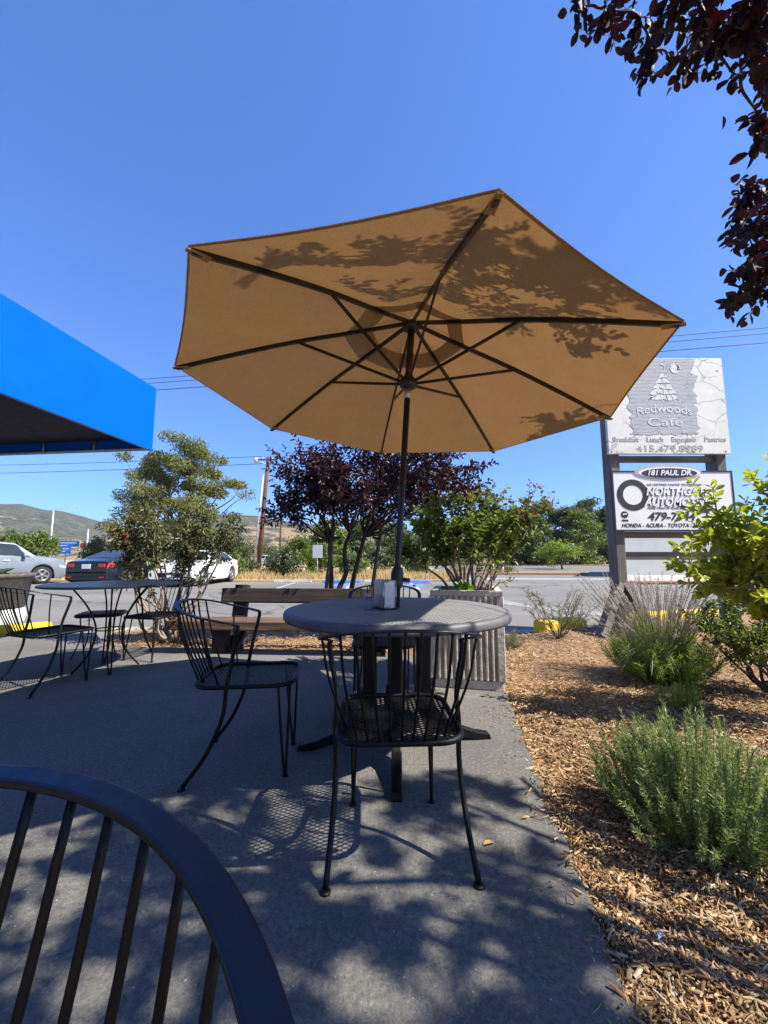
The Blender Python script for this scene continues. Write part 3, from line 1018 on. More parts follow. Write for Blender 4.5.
def canopy_mesh(r0, r1, lift, nr, nf, name, parent, thick=0.003):
    V, Fq = [], []
    for i in range(8):
        for j in range(nr + 1):
            r = r0 + (r1 - r0) * j / nr
            for kf in range(nf):
                V.append(can(i, kf / nf, r, lift=lift))
    W = 8 * nf

    def idx(j, c):
        c %= W
        return (c // nf) * (nr + 1) * nf + j * nf + (c % nf)
    for j in range(nr):
        for c in range(W):
            Fq.append((idx(j, c), idx(j + 1, c), idx(j + 1, c + 1), idx(j, c + 1)))
    o = npmesh(name, [tuple(v) for v in V], Fq, 'canvas', parent)
    return o


canopy = canopy_mesh(0.185, 1.0, 0.0, 10, 10, 'canopy', uroot)
canopy_mesh(0.004, 0.275, 0.04, 4, 10, 'vent', canopy)
# stitched hem along the rim
mb = MB()
hp = [can(i, f / 10, 1.0) + Vector((0, 0, 0.004)) for i in range(8) for f in range(10)]
mb.bar(hp, 0.009, 0.003, lambda i: (Vector(hp[i]) - ul(UC)), closed=True)
mb.build('hem', 'canvas', canopy)
hubp, runp = UC + UN * (HUB - 0.01) - FOOT, UC + UN * 0.075 - FOOT
mb = MB()
mb.tube([FOOT - FOOT + UN * 0.05, UC + UN * 0.03 - FOOT], 0.0185, 14)
mb.build('lower_pole', 'pole_dark', uroot)
mb = MB(); mb.tube([UC + UN * 0.03 - FOOT, UC + UN * (HUB + 0.0) - FOOT], 0.0215, 14); mb.build('upper_pole', 'pole', uroot)
mb = MB(); mb.tube([UC + UN * -0.03 - FOOT, UC + UN * 0.03 - FOOT], 0.0225, 14); mb.build('joint_sleeve', 'steel', uroot)


def axial(prof, n=18):
    """lathe along the pole axis: (radius, distance from foot)"""
    m_ = MB()
    vs, fs = [], []
    for r, t in prof:
        for j in range(n):
            a = 2 * PI * j / n
            vs.append(UN * t + ua * (r * math.cos(a)) + ub * (r * math.sin(a)))
    for i in range(len(prof) - 1):
        for j in range(n):
            j2 = (j + 1) % n
            fs.append((i * n + j, i * n + j2, (i + 1) * n + j2, (i + 1) * n + j))
    fs.append(tuple(range(n - 1, -1, -1))); fs.append(tuple((len(prof) - 1) * n + j for j in range(n)))
    m_.add(vs, fs, 0, True)
    return m_


T0 = -UT
axial([(0.02, T0 + HUB - 0.05), (0.05, T0 + HUB - 0.04), (0.055, T0 + HUB - 0.015), (0.045, T0 + HUB + 0.0), (0.02, T0 + HUB + 0.01)]).build('hub', 'pole_dark', uroot)
axial([(0.024, T0 + 0.03), (0.05, T0 + 0.045), (0.055, T0 + 0.085), (0.03, T0 + 0.11), (0.024, T0 + 0.13)]).build('runner', 'pole_dark', uroot)
axial([(0.019, 0.70), (0.024, 0.71), (0.024, 0.83), (0.034, 0.84), (0.036, 0.87), (0.036, 0.915), (0.027, 0.945), (0.019, 0.955)]).build('collar', 'pole_dark', uroot)
axial([(0.02, 0.02), (0.028, 0.022), (0.028, 0.30), (0.02, 0.31)]).build('base_socket', 'iron', uroot)
mb = MB(); mb.tube([UN * 0.88 + ua * 0.036, UN * 0.88 + ua * 0.075], 0.012, 8); mb.build('clamp_knob', 'pole_dark', uroot)
for i in range(8):
    d = rim[i].normalized()
    tip = UC + rim[i] * 0.992 - UN * 0.002 - FOOT
    pts = [hubp + d * 0.045]
    for r in (0.25, 0.5, 0.75, 1.0):
        q = can(i, 0, r) - UN * 0.016
        pts.append(q if r < 1 else tip - UN * 0.004)
    mb = MB(); mb.bar(smooth_path(pts, 3), 0.013, 0.022, lambda k_, d=d: UN.cross(d))
    rb = mb.build('rib', 'pole', uroot)
    q0, q1 = can(i, 0, 0.945) - UN * 0.030, can(i, 0, 1.0) - UN * 0.012
    e2 = (q1 - q0).normalized()
    MB().bar([q0, q1 + e2 * 0.008], [0.034, 0.020], 0.006, lambda k_, d=d: UN.cross(d)).build('rib_pocket', 'canvas', rb)
    mid = can(i, 0, 0.5) - UN * 0.024
    mb = MB(); mb.bar([runp + d * 0.05, mid], 0.010, 0.016, lambda k_, d=d: UN.cross(d))
    mb.build('strut', 'pole', uroot)

# ================================================================== ROUND TABLE
TC = Vector((0.07, 2.30, 0))
troot = thing('round_table', 'round grey woven-top table under the tan umbrella', 'table', TC)
mb = MB()
RT = 0.62
mb.lathe([(0.024, 0.712), (0.024, 0.7235), (RT - 0.05, 0.7235), (RT - 0.03, 0.722)], n=96, sm=False)
mb.build('tabletop', 'tabletop', troot)
mb = MB()
prof = [(RT - 0.032, 0.7215), (RT - 0.018, 0.722), (RT - 0.006, 0.717), (RT, 0.705), (RT, 0.688), (RT - 0.005, 0.678), (RT - 0.02, 0.676), (RT - 0.03, 0.69), (0.05, 0.69)]
mb.lathe(prof, n=96)
mb.build('table_edge', 'table_rim', troot)
mb = MB(); mb.tube([(0, 0, 0.06), (0, 0, 0.69)], 0.034, 12); mb.build('pedestal', 'iron', troot)
mb = MB(); mb.lathe([(0.03, 0.10), (0.125, 0.105), (0.125, 0.135), (0.03, 0.14)], n=20, sm=False); mb.build('base_collar', 'iron', troot)
mb = MB(); mb.box((0, 0, 0.683), (0.5, 0.06, 0.012)); mb.box((0, 0, 0.6715), (0.06, 0.5, 0.010)); mb.build('top_bracket', 'iron', troot)
for a in (R(-92), R(188), R(8), R(96)):
    dv = Vector((math.cos(a), math.sin(a), 0)); sv = Vector((-dv.y, dv.x, 0))
    mb = MB()
    # broad upright plate and ramp shaped foot in one cut profile
    poly = [(0.115, 0.665), (0.20, 0.665), (0.19, 0.5), (0.186, 0.32), (0.212, 0.19), (0.30, 0.095), (0.44, 0.045), (0.52, 0.03), (0.53, 0.0), (0.455, 0.0), (0.30, 0.035), (0.17, 0.06), (0.118, 0.16), (0.112, 0.35)]
    mb.prism(poly, -0.025, 0.025, lambda a_, b_, d_: dv * a_ + sv * d_ + Vector((0, 0, b_)))
    mb.build('leg', 'iron', troot, bevel=0.006)

# things on the table
zt = 0.7235
nd = thing('napkin_dispenser', 'upright brushed steel napkin dispenser beside the umbrella pole', 'napkin dispenser', (0.005, 2.24, zt), R(24))
mb = MB(); mb.box((0, 0, 0.082), (0.088, 0.118, 0.150)); mb.build('body', 'steel', nd, bevel=0.008)
for sgn in (-1, 1):
    mb = MB()
    fr = [(-0.036, 0.012), (0.036, 0.012), (0.036, 0.15), (-0.036, 0.15)]
    for q in range(4):
        a, b = fr[q], fr[(q + 1) % 4]
        mb.tube([(a[0], sgn * 0.0605, a[1]), (b[0], sgn * 0.0605, b[1])], 0.0045, 6)
    mb.build('face_frame', 'chrome_trim', nd)
    mb = MB(); mb.box((0, sgn * 0.0605, 0.081), (0.058, 0.003, 0.115)); mb.build('napkins', 'white_paint', nd)
mb = MB(); mb.box((0, 0, 0.0035), (0.098, 0.128, 0.006)); mb.build('base', 'pole_dark', nd, bevel=0.002)
sh = thing('salt_shaker', 'small glass shaker with a steel cap left of the napkin dispenser', 'shaker', (-0.083, 2.235, zt))
mb = MB(); mb.lathe([(0.0, 0.0), (0.021, 0.0), (0.023, 0.004), (0.020, 0.05), (0.017, 0.062), (0.0, 0.0625)], n=12); mb.build('jar', 'glass', sh)
mb = MB(); mb.lathe([(0.0, 0.004), (0.018, 0.004), (0.0165, 0.038), (0.0, 0.039)], n=12); mb.build('salt', 'salt', sh)
mb = MB(); mb.lathe([(0.019, 0.060), (0.0195, 0.074), (0.014, 0.082), (0.0, 0.084)], n=14); mb.build('cap', 'steel', sh)
bt = thing('sauce_bottle', 'dark little bottle standing behind the napkin dispenser', 'bottle', (0.025, 2.345, zt))
mb = MB(); mb.lathe([(0.0, 0.0), (0.026, 0.0), (0.028, 0.005), (0.028, 0.09), (0.014, 0.115), (0.012, 0.13), (0.0, 0.13)], n=16); mb.build('body', 'pole_dark', bt)
mb = MB(); mb.lathe([(0.0145, 0.125), (0.0145, 0.145), (0.0, 0.147)], n=12); mb.build('cap', 'sign_black', bt)

# ================================================================== IRON CHAIRS
def rrect(w, y0, y1, r, n=6):
    pts = []
    for cx, cy, a0 in ((w - r, y1 - r, 0), (-w + r, y1 - r, 90), (-w + r, y0 + r, 180), (w - r, y0 + r, 270)):
        for i in range(n + 1):
            a = R(a0 + 90 * i / n)
            pts.append((cx + r * math.cos(a), cy + r * math.sin(a)))
    return pts


def clip_line(poly, p, d):
    ts = []
    n = len(poly)
    for i in range(n):
        a, b = poly[i], poly[(i + 1) % n]
        ex, ey = b[0] - a[0], b[1] - a[1]
        det = d[0] * (-ey) + d[1] * ex
        if abs(det) < 1e-12:
            continue
        rx, ry = a[0] - p[0], a[1] - p[1]
        t = (rx * (-ey) + ry * ex) / det
        s = (d[0] * ry - d[1] * rx) / det
        if 0 <= s < 1:
            ts.append(t)
    return (min(ts), max(ts)) if len(ts) >= 2 else None


def make_chair(label, wide=1.0, rail_w=0.026, ztop=0.785, pitch=0.017, rail_mat='iron_rail', nsp=11, hwr=0.262, depth=0.19, pw=0.85, rsp=0.0046):
    root = thing('iron_chair', label, 'chair', group='black iron patio chairs')
    zs = 0.415
    hw = 0.208 * wide
    poly = rrect(hw, -0.23, 0.22, 0.085)
    mb = MB()
    mb.tube([(x, y, zs) for x, y in poly], 0.0105, 8, closed=True)
    mb.build('seat_frame', 'iron', root)
    mb = MB()
    inner = rrect(hw - 0.006, -0.224, 0.214, 0.08)
    for ang in (R(28), R(-28)):
        d = (math.cos(ang), math.sin(ang)); nx, ny = -d[1], d[0]
        k_ = int(0.6 / pitch)
        for i in range(-k_, k_ + 1):
            p = (nx * i * pitch, ny * i * pitch)
            c = clip_line(inner, p, d)
            if c and c[1] - c[0] > 0.01:
                L = c[1] - c[0]; tm = (c[0] + c[1]) / 2
                cx, cy = p[0] + d[0] * tm, p[1] + d[1] * tm
                dip = -0.006
                mb.box((cx, cy, zs + dip + (0.001 if ang > 0 else -0.001)), (L, 0.0042, 0.0025), Matrix.Rotation(ang, 3, 'Z'))
    mb.build('seat', 'iron', root)
    # back rail: a flat band, U shaped in plan, high at the back and falling to the ends
    def railpt(s):
        a = s * 2.05
        aa = min(abs(a), PI / 2)
        ov = max(0.0, abs(a) - PI / 2)
        x = math.copysign(hwr * (math.sin(aa) ** pw) * (1 - 0.25 * ov ** 2), a)
        y = -0.36 + depth * (1 - math.cos(aa) ** pw) + ov * 0.30
        return Vector((x, y, ztop - 0.09 * (abs(s) ** 1.7)))
    S = [i / 36 for i in range(-36, 37)]
    path = [railpt(s) for s in S]
    mb = MB()
    cen = Vector((0, -0.05, 0.4))
    mb.bar(path, rail_w, 0.008, lambda i: (Vector((0, -0.12, path[i].z - 0.02)) - path[i]))
    mb.build('back_rail', rail_mat, root, bevel=0.0025, seg=2)
    for i in range(nsp):
        xt = (i / (nsp - 1) * 2 - 1) * 0.93
        s = math.copysign(math.asin(min(1.0, abs(xt)) ** (1 / pw)) / 2.05, xt)
        if i in (0, nsp - 1): s = math.copysign(0.76, xt)
        top = railpt(s) - Vector((0, 0, 0.004))
        f = i / (nsp - 1) * 2 - 1
        bx = hw * 0.86 * f
        by = -0.23 + (0.11 * max(0, (abs(f) - 0.62) / 0.38) ** 1.5)
        bot = Vector((bx, by, zs + 0.004))
        midp = top.lerp(bot, 0.45) + Vector((0.012 * f, -0.012, 0))
        mb = MB(); mb.tube(smooth_path([top, midp, bot], 4), rsp, 6)
        mb.build('spindle', 'iron', root)
    for sg in (-1, 1):
        e = railpt(sg)
        pts = [e, e + Vector((0, -0.004, -0.04)), (sg * hw * 1.05, -0.055, zs + 0.10), (sg * (hw + 0.012), -0.072, zs), (sg * (hw + 0.008), -0.085, 0.29), (sg * (hw + 0.014), -0.145, 0.14), (sg * (hw + 0.026), -0.235, 0.012)]
        mb = MB(); mb.tube(smooth_path(pts, 5), 0.0095, 8)
        lg = mb.build('leg', 'iron', root)
        mb = MB(); mb.lathe([(0.0, 0.0), (0.017, 0.0), (0.017, 0.005), (0.012, 0.008), (0.0, 0.009)], (sg * (hw + 0.026), -0.238, 0.0), 14, sm=False); mb.build('foot', 'iron', lg)
        fx = sg * (hw - 0.04)
        pts = [(fx, 0.205, zs - 0.008), (fx - sg * 0.002, 0.20, 0.2), (fx - sg * 0.005, 0.195, 0.02), (fx - sg * 0.006, 0.192, 0.010), (fx - sg * 0.008, 0.187, 0.02), (fx - sg * 0.016, 0.165, 0.2), (fx - sg * 0.03, 0.145, zs - 0.008)]
        mb = MB(); mb.tube(smooth_path(pts, 4), 0.0062, 7)
        lg = mb.build('leg', 'iron', root)
        mb = MB(); mb.lathe([(0.0, 0.0), (0.015, 0.0), (0.015, 0.005), (0.011, 0.008), (0.0, 0.009)], (fx - sg * 0.006, 0.192, 0.0), 14, sm=False); mb.build('foot', 'iron', lg)
    return root


ch = make_chair('black iron chair with its back to the camera at the front of the umbrella table')
ch.location = (0.045, 1.575, 0); ch.rotation_euler = (0, 0, R(3))
spots = [(-0.665, 2.115, R(-84), 'black iron chair standing side-on left of the umbrella table'),
         (0.0, 2.93, R(178), 'black iron chair mostly hidden behind the umbrella table'),
         (-2.68, 3.32, R(-22), 'black iron chair at the left picture edge, seen from behind at the thin-legged table'),
         (-2.36, 4.22, R(168), 'thin black iron chair behind the thin-legged table, in front of the myrtle trunk')]
for x, y, a, lab in spots:
    c = copy_tree(ch)
    c.location = (x, y, 0); c.rotation_euler = (0, 0, a); c['label'] = lab
near = make_chair('dark iron chair with a broad curved flat rail, cut off in the bottom left corner', 1.3, 0.021, 0.818, 0.017, 'iron_rail', 17, 0.345, 0.34, 1.0, 0.0037)
near.location = (-0.343, 0.0, 0); near.rotation_euler = (0, 0, R(178))

# thin-legged round table at the far left
t2 = thing('wire_leg_table', 'dark round table on thin wire legs at the left, in front of the parked cars', 'table', (-2.50, 3.74, 0))
mb = MB(); mb.lathe([(0.0, 0.748), (0.53, 0.748), (0.545, 0.752), (0.545, 0.764), (0.535, 0.769), (0.0, 0.769)], n=64, sm=False); mb.build('tabletop', 'iron_rail', t2)
for i in range(4):
    a = R(40 + 90 * i)
    dv = Vector((math.cos(a), math.sin(a), 0)); sv = Vector((-dv.y, dv.x, 0))
    for o_ in (-0.018, 0.018):
        mb = MB()
        pts = [dv * 0.30 + sv * o_ * 2 + Vector((0, 0, 0.746)), dv * 0.17 + sv * o_ + Vector((0, 0, 0.56)), dv * 0.10 + sv * o_ + Vector((0, 0, 0.36)), dv * 0.14 + sv * o_ + Vector((0, 0, 0.16)), dv * 0.25 + sv * o_ * 0.4 + Vector((0, 0, 0.008))]
        mb.tube(smooth_path(pts, 5), 0.007, 6)
        mb.build('leg', 'iron', t2)
mb = MB()
ring = [(0.11 * math.cos(2 * PI * i / 20), 0.11 * math.sin(2 * PI * i / 20), 0.36) for i in range(20)]
mb.tube(ring, 0.006, 6, closed=True); mb.build('brace_ring', 'iron', t2)

st = thing('mesh_stool', 'low black mesh stool tucked under the far side of the thin-legged table', 'stool', (-2.95, 4.28, 0), R(20))
mb = MB()
pl = rrect(0.19, -0.17, 0.17, 0.06)
mb.tube([(x, y, 0.42) for x, y in pl], 0.018, 8, closed=True); mb.build('seat_frame', 'iron', st)
mb = MB()
for ang in (R(35), R(-35)):
    d = (math.cos(ang), math.sin(ang))
    for i in range(-12, 13):
        p = (-d[1] * i * 0.022, d[0] * i * 0.022)
        c = clip_line(pl, p, d)
        if c:
            mb.box((p[0] + d[0] * sum(c) / 2, p[1] + d[1] * sum(c) / 2, 0.42 + 0.0015 * (1 if ang > 0 else -1)), (c[1] - c[0], 0.006, 0.0025), Matrix.Rotation(ang, 3, 'Z'))
mb.build('seat', 'iron', st)
for sx in (-1, 1):
    for sy in (-1, 1):
        mb = MB(); mb.tube(smooth_path([(sx * 0.15, sy * 0.13, 0.41), (sx * 0.14, sy * 0.12, 0.2), (sx * 0.19, sy * 0.17, 0.006)], 5), 0.007, 6); mb.build('leg', 'iron', st)

# ================================================================== BENCH
br = thing('timber_bench', 'rustic dark timber bench with a plank back behind the umbrella table', 'bench', (-1.02, 4.42, -0.02), R(-4))
mb = MB(); mb.box((0, -0.02, 0.315), (2.55, 0.34, 0.095)); mb.build('seat', 'bench_seat', br, bevel=0.012)
mb = MB(); mb.box((0.10, 0.245, 0.59), (1.95, 0.075, 0.165), Matrix.Rotation(R(-10), 3, 'X')); mb.build('backrest', 'bench_wood', br, bevel=0.012)
for x in (-0.72, 0.86):
    mb = MB(); mb.box((x, -0.06, 0.133), (0.15, 0.13, 0.266)); mb.build('leg', 'bench_wood', br, bevel=0.01)
    mb = MB(); mb.box((x + 0.05, 0.27, 0.35), (0.16, 0.085, 0.72), Matrix.Rotation(R(-10), 3, 'X')); mb.build('back_post', 'bench_wood', br, bevel=0.01)
    mb = MB(); mb.box((x + 0.16, 0.08, 0.14), (0.04, 0.36, 0.06), Matrix.Rotation(R(35), 3, 'X')); mb.build('brace', 'bench_wood', br)

# ================================================================== PLANTERS
pr = thing('fluted_planter', 'square fluted concrete planter holding a green bush beside the round table', 'planter', (0.70, 3.47, 0), R(-12))
S2 = 0.285
mb = MB()
pts = []
nfl = 11
# fluted outline, all four sides; corner posts plain
for side in range(4):
    rm = Matrix.Rotation(side * PI / 2, 2)
    x0 = -S2
    seq = [(-S2, -S2), (-S2 + 0.035, -S2)]
    step = (2 * S2 - 0.07) / nfl
    for i in range(nfl):
        a = -S2 + 0.035 + i * step
        seq += [(a + step * 0.12, -S2 + 0.022), (a + step * 0.42, -S2 + 0.022), (a + step * 0.55, -S2), (a + step * 0.97, -S2)]
    pts += [tuple(rm @ Vector(p)) for p in seq]
mb.prism(pts, 0.07, 0.70, lambda a, b, d: Vector((a, b, d)))
mb.build('fluted_body', 'planter', pr, bevel=0.004, seg=1)
mb = MB(); mb.box((0, 0, 0.034), (2 * S2 - 0.03, 2 * S2 - 0.03, 0.07)); mb.build('plinth', 'planter', pr, bevel=0.006)
mb = MB()
for sx, sy, wx, wy in ((0, -1, 2 * S2 - 0.01, 0.055), (0, 1, 2 * S2 - 0.01, 0.055), (-1, 0, 0.055, 2 * S2 - 0.12), (1, 0, 0.055, 2 * S2 - 0.12)):
    mb.box((sx * (S2 - 0.0325), sy * (S2 - 0.0325), 0.722), (wx, wy, 0.045))
mb.build('rim', 'planter', pr, bevel=0.008)
mb = MB(); mb.box((0, 0, 0.705), (2 * S2 - 0.12, 2 * S2 - 0.12, 0.02)); mb.build('soil', 'soil', pr)

pp = thing('round_planter', 'dark round aggregate pot on a white base at the left picture edge', 'planter', (-6.12, 6.25, -0.10))
mb = MB(); mb.lathe([(0.0, 0.34), (0.46, 0.34), (0.49, 0.36), (0.53, 0.80), (0.56, 0.815), (0.56, 0.86), (0.48, 0.86), (0.47, 0.80), (0.0, 0.80)], n=40); mb.build('pot', 'planter_dark', pp)
mb = MB(); mb.lathe([(0.0, 0.0), (0.40, 0.0), (0.47, 0.06), (0.50, 0.2), (0.47, 0.32), (0.42, 0.338), (0.0, 0.338)], n=32); mb.build('base', 'white_paint', pp)

# ================================================================== PLANTS
def pathpoint(path, t):
    x = t * (len(path) - 1)
    i = min(int(x), len(path) - 2)
    return path[i].lerp(path[i + 1], x - i), (path[i + 1] - path[i]).normalized()


def sprigs(paths, twigs, tlen, nleaf, up=0.3, start=0.35, along=0.6, rnd=0.9, spread=1.0, keep=None):
    """twigs on stems, alternate leaves on twigs -> (twig segments, leaf positions, leaf directions)"""
    segs, P, D = [], [], []
    for path in paths:
        for _ in range(twigs):
            t = start + (1 - start) * random.random() ** 0.8
            p, tg = pathpoint(path, t)
            d = tg * along + Vector(rng.normal(size=3)) * rnd * 0.6 + Vector((0, 0, up))
            d.normalize()
            L = tlen * (0.55 + 0.9 * random.random())
            q = p + d * L
            segs.append((p, q))
            sid = d.orthogonal().normalized()
            for j in range(nleaf):
                f = (j + 0.6) / nleaf
                pos = p.lerp(q, 0.15 + 0.85 * f)
                a = j * 2.4 + random.random()
                s = Matrix.Rotation(a, 3, d) @ sid
                ld = d * 0.75 + s * spread + Vector((0, 0, -0.1)) + Vector(rng.normal(size=3)) * 0.25
                P.append(pos); D.append(ld)
    P, D = np.array(P, float), np.array(D, float)
    if keep is not None and len(P):
        k = keep(P)
        P, D = P[k], D[k]
    return segs, P, D


def twig_mesh(segs, r, mat, parent, name='twigs'):
    mb = MB()
    for a, b in segs:
        m = a.lerp(b, 0.5) + Vector((0, 0, 0.02 * (b - a).length))
        mb.tube([a, m, b], [r, r * 0.75, r * 0.35], 4)
    return mb.build(name, mat, parent)


def stem_parts(paths, r0, mat, parent, name='stem', taper=0.3, n=7):
    for p in paths:
        k = len(p)
        MB().tube(p, [r0 * (1 - (1 - taper) * i / (k - 1)) for i in range(k)], n).build(name, mat, parent)


# ---- green bush in the fluted planter
bs = thing('leafy_bush', 'green bush with reddish shoot tips growing out of the fluted concrete planter', 'bush', (0.72, 3.49, 0.715))
tg = [(-0.42, 0.05, 0.55), (-0.52, 0.12, 0.35), (-0.30, -0.05, 0.72), (-0.12, 0.05, 0.78), (0.05, 0.1, 0.80), (0.18, -0.02, 0.62), (0.28, 0.05, 0.82), (0.42, 0.02, 0.70), (0.58, 0.08, 0.84), (0.70, 0.05, 0.80), (-0.2, 0.15, 0.5), (0.45, 0.2, 0.55), (0.02, -0.1, 0.55), (0.22, 0.2, 0.9), (-0.35, 0.2, 0.68)]
paths = [wob((x * 0.22 + rng.normal() * 0.03, y * 0.3, 0), (x, y, z * 0.92), 4, 0.035, 0.03) for x, y, z in tg]
stem_parts(paths, 0.013, 'bark_pale', bs)
sg, P, D = sprigs(paths, 33, 0.17, 9, up=0.35, start=0.40, keep=lambda p: p[:, 2] > 0.16 + 0.12 * rng.random(len(p)))
twig_mesh(sg, 0.0022, 'bark', bs)
tipm = (P[:, 0] > 0.42) & (P[:, 2] > 0.62) & (rng.random(len(P)) < 0.5) | ((P[:, 2] > 0.8) & (rng.random(len(P)) < 0.45))
leaves('foliage', 'lf_green', bs, P[~tipm], D[~tipm], 0.046 * (0.7 + 0.6 * rng.random((~tipm).sum())), 0.029, rounded=True)
leaves('shoot_leaves', 'lf_green_red', bs, P[tipm], D[tipm], 0.034, 0.017)
sp = thing('sapling_shoot', 'thin bare-stemmed shoot at the right corner of the fluted planter', 'plant', (0.86, 3.36, 0.715))
paths = [wob((0, 0, 0), q, 4, 0.05) for q in ((0.03, 0.0, 0.33), (0.15, 0.03, 0.26), (-0.09, 0.0, 0.24), (0.2, 0.0, 0.17))]
stem_parts(paths, 0.007, 'bark_pale', sp)
sg, P, D = sprigs(paths, 6, 0.06, 5, start=0.4)
leaves('foliage', 'lf_green', sp, P, D, 0.03, 0.016)
fp = thing('bedding_plant', 'bright green broad-leaved seedling at the front of the fluted planter', 'plant', (0.66, 3.30, 0.71))
P = np.zeros((26, 3)) + np.array([0, 0, 0.0]) + rng.normal(size=(26, 3)) * 0.02
P[:, 2] = np.abs(P[:, 2])
D = np.stack([rng.normal(size=26), rng.normal(size=26) * 0.6, 0.6 + rng.random(26)], 1)
leaves('foliage', 'lf_fresh', fp, P, D, 0.09, 0.045)

# ---- dusky myrtle at the left
bs = thing('crape_myrtle', 'dusky green crape myrtle with crooked bare stems, standing left of the bench', 'tree', (-2.55, 5.0, -0.02))
tg = [(-0.68, 0.0, 1.28), (-0.50, 0.1, 1.55), (-0.25, -0.1, 1.58), (0.05, 0.1, 1.58), (0.3, 0.0, 1.5), (0.55, 0.1, 1.42), (0.58, -0.05, 1.42), (-0.2, -0.2, 1.4), (-0.45, 0.2, 1.36), (-0.66, 0.0, 1.5), (-0.82, 0.0, 1.4), (-0.6, -0.1, 1.33), (0.1, 0.0, 1.38), (-0.08, 0.1, 1.34)]
paths = [wob((x * 0.12 + rng.normal() * 0.04, y * 0.3, 0), (x, y, z), 5, 0.045, 0.0) for x, y, z in tg]
low = [wob((0.02, 0, 0.1), (0.3, -0.1, 0.8), 5, 0.06), wob((-0.02, 0, 0.1), (-0.5, -0.25, 0.75), 5, 0.07), wob((0, 0.0, 0.15), (-0.25, -0.3, 0.72), 5, 0.06)]
stem_parts(paths + low, 0.018, 'bark_pale', bs)
sg, P, D = sprigs(paths, 34, 0.19, 9, up=0.1, start=0.64, along=0.35, rnd=1.2)
sg2, P2, D2 = sprigs(low, 7, 0.13, 7, up=0.0, start=0.7)
twig_mesh(sg + sg2, 0.003, 'bark', bs)
P, D = np.concatenate([P, P2]), np.concatenate([D, D2])
tipm = (P[:, 0] < -0.5) & (P[:, 2] > 1.2) & (rng.random(len(P)) < 0.3)
leaves('foliage', 'lf_dusky', bs, P[~tipm], D[~tipm], 0.055 * (0.7 + 0.6 * rng.random((~tipm).sum())), 0.028)
leaves('shoot_leaves', 'lf_green_red', bs, P[tipm], D[tipm], 0.045, 0.022)

# ---- purple plum beyond the table
bs = thing('purple_plum', 'purple-leaved plum tree with slanting stems behind the bench, partly under the umbrella', 'tree', (-0.62, 5.35, -0.02))
forks = [(-0.1, 0.0, 1.25), (0.16, 0.05, 1.35), (0.36, -0.05, 1.3)]
trk = [wob((-0.05 + 0.04 * i, 0, 0), f, 5, 0.02) for i, f in enumerate(forks)]
stem_parts(trk, 0.042, 'bark_dark', bs, 'trunk', 0.6, 9)
tg, paths = [], []
for i in range(46):
    a = rng.random() * 2 * PI; rr = rng.random() ** 0.5
    x = 0.42 + rr * 1.42 * math.cos(a); y = rr * 1.1 * math.sin(a)
    z = 1.62 + 0.25 * (abs(x) / 1.45) * rng.random() + (1.35 * rng.random() ** 0.9) * (1 - 0.45 * rr)
    f = forks[0] if x < -0.3 else forks[2] if x > 0.35 else forks[1]
    tg.append((x, y, z)); paths.append(wob(f, (x + 0.08, y, z), 4, 0.05, 0.05))
paths += [wob(forks[0], (-0.85, -0.1, 1.65), 4, 0.05, 0.05), wob(forks[2], (1.3, 0.0, 1.75), 4, 0.05, 0.08), wob(forks[2], (1.65, 0.0, 2.0), 4, 0.05, 0.08)]
stem_parts(paths, 0.015, 'bark_dark', bs, 'branch', 0.3, 5)
sg, P, D = sprigs(paths, 27, 0.26, 10, up=0.15, start=0.4, along=0.5, rnd=1.1)
twig_mesh(sg, 0.003, 'bark_dark', bs)
k_ = P[:, 2] > 1.38
leaves('crown', 'lf_plum_lit', bs, P[k_], D[k_], 0.06 * (0.7 + 0.6 * rng.random(k_.sum())), 0.036)
for (x, y, dx, lab) in ((-0.82, 5.25, 0.16, 'dark tree stake leaning against the purple plum, left one'), (-0.25, 5.25, 0.22, 'dark tree stake leaning out to the right of the purple plum stems')):
    s_ = thing('tree_stake', lab, 'stake', (x, y, -0.05), 0, 'stakes of the purple plum')
    mb = MB(); mb.tube([(0, 0, 0), (dx * 0.5, 0.02, 0.75), (dx, 0.03, 1.5)], 0.024, 8); mb.build('pole', 'bark', s_)
    mb = MB(); mb.bar([(dx * 0.9, 0.0, 1.3), (dx * 0.9 + (0.1 if x < -0.5 else -0.1), 0.05, 1.32)], 0.03, 0.006, lambda i: (0, 0, 1)); mb.build('strap', 'tyre', s_)

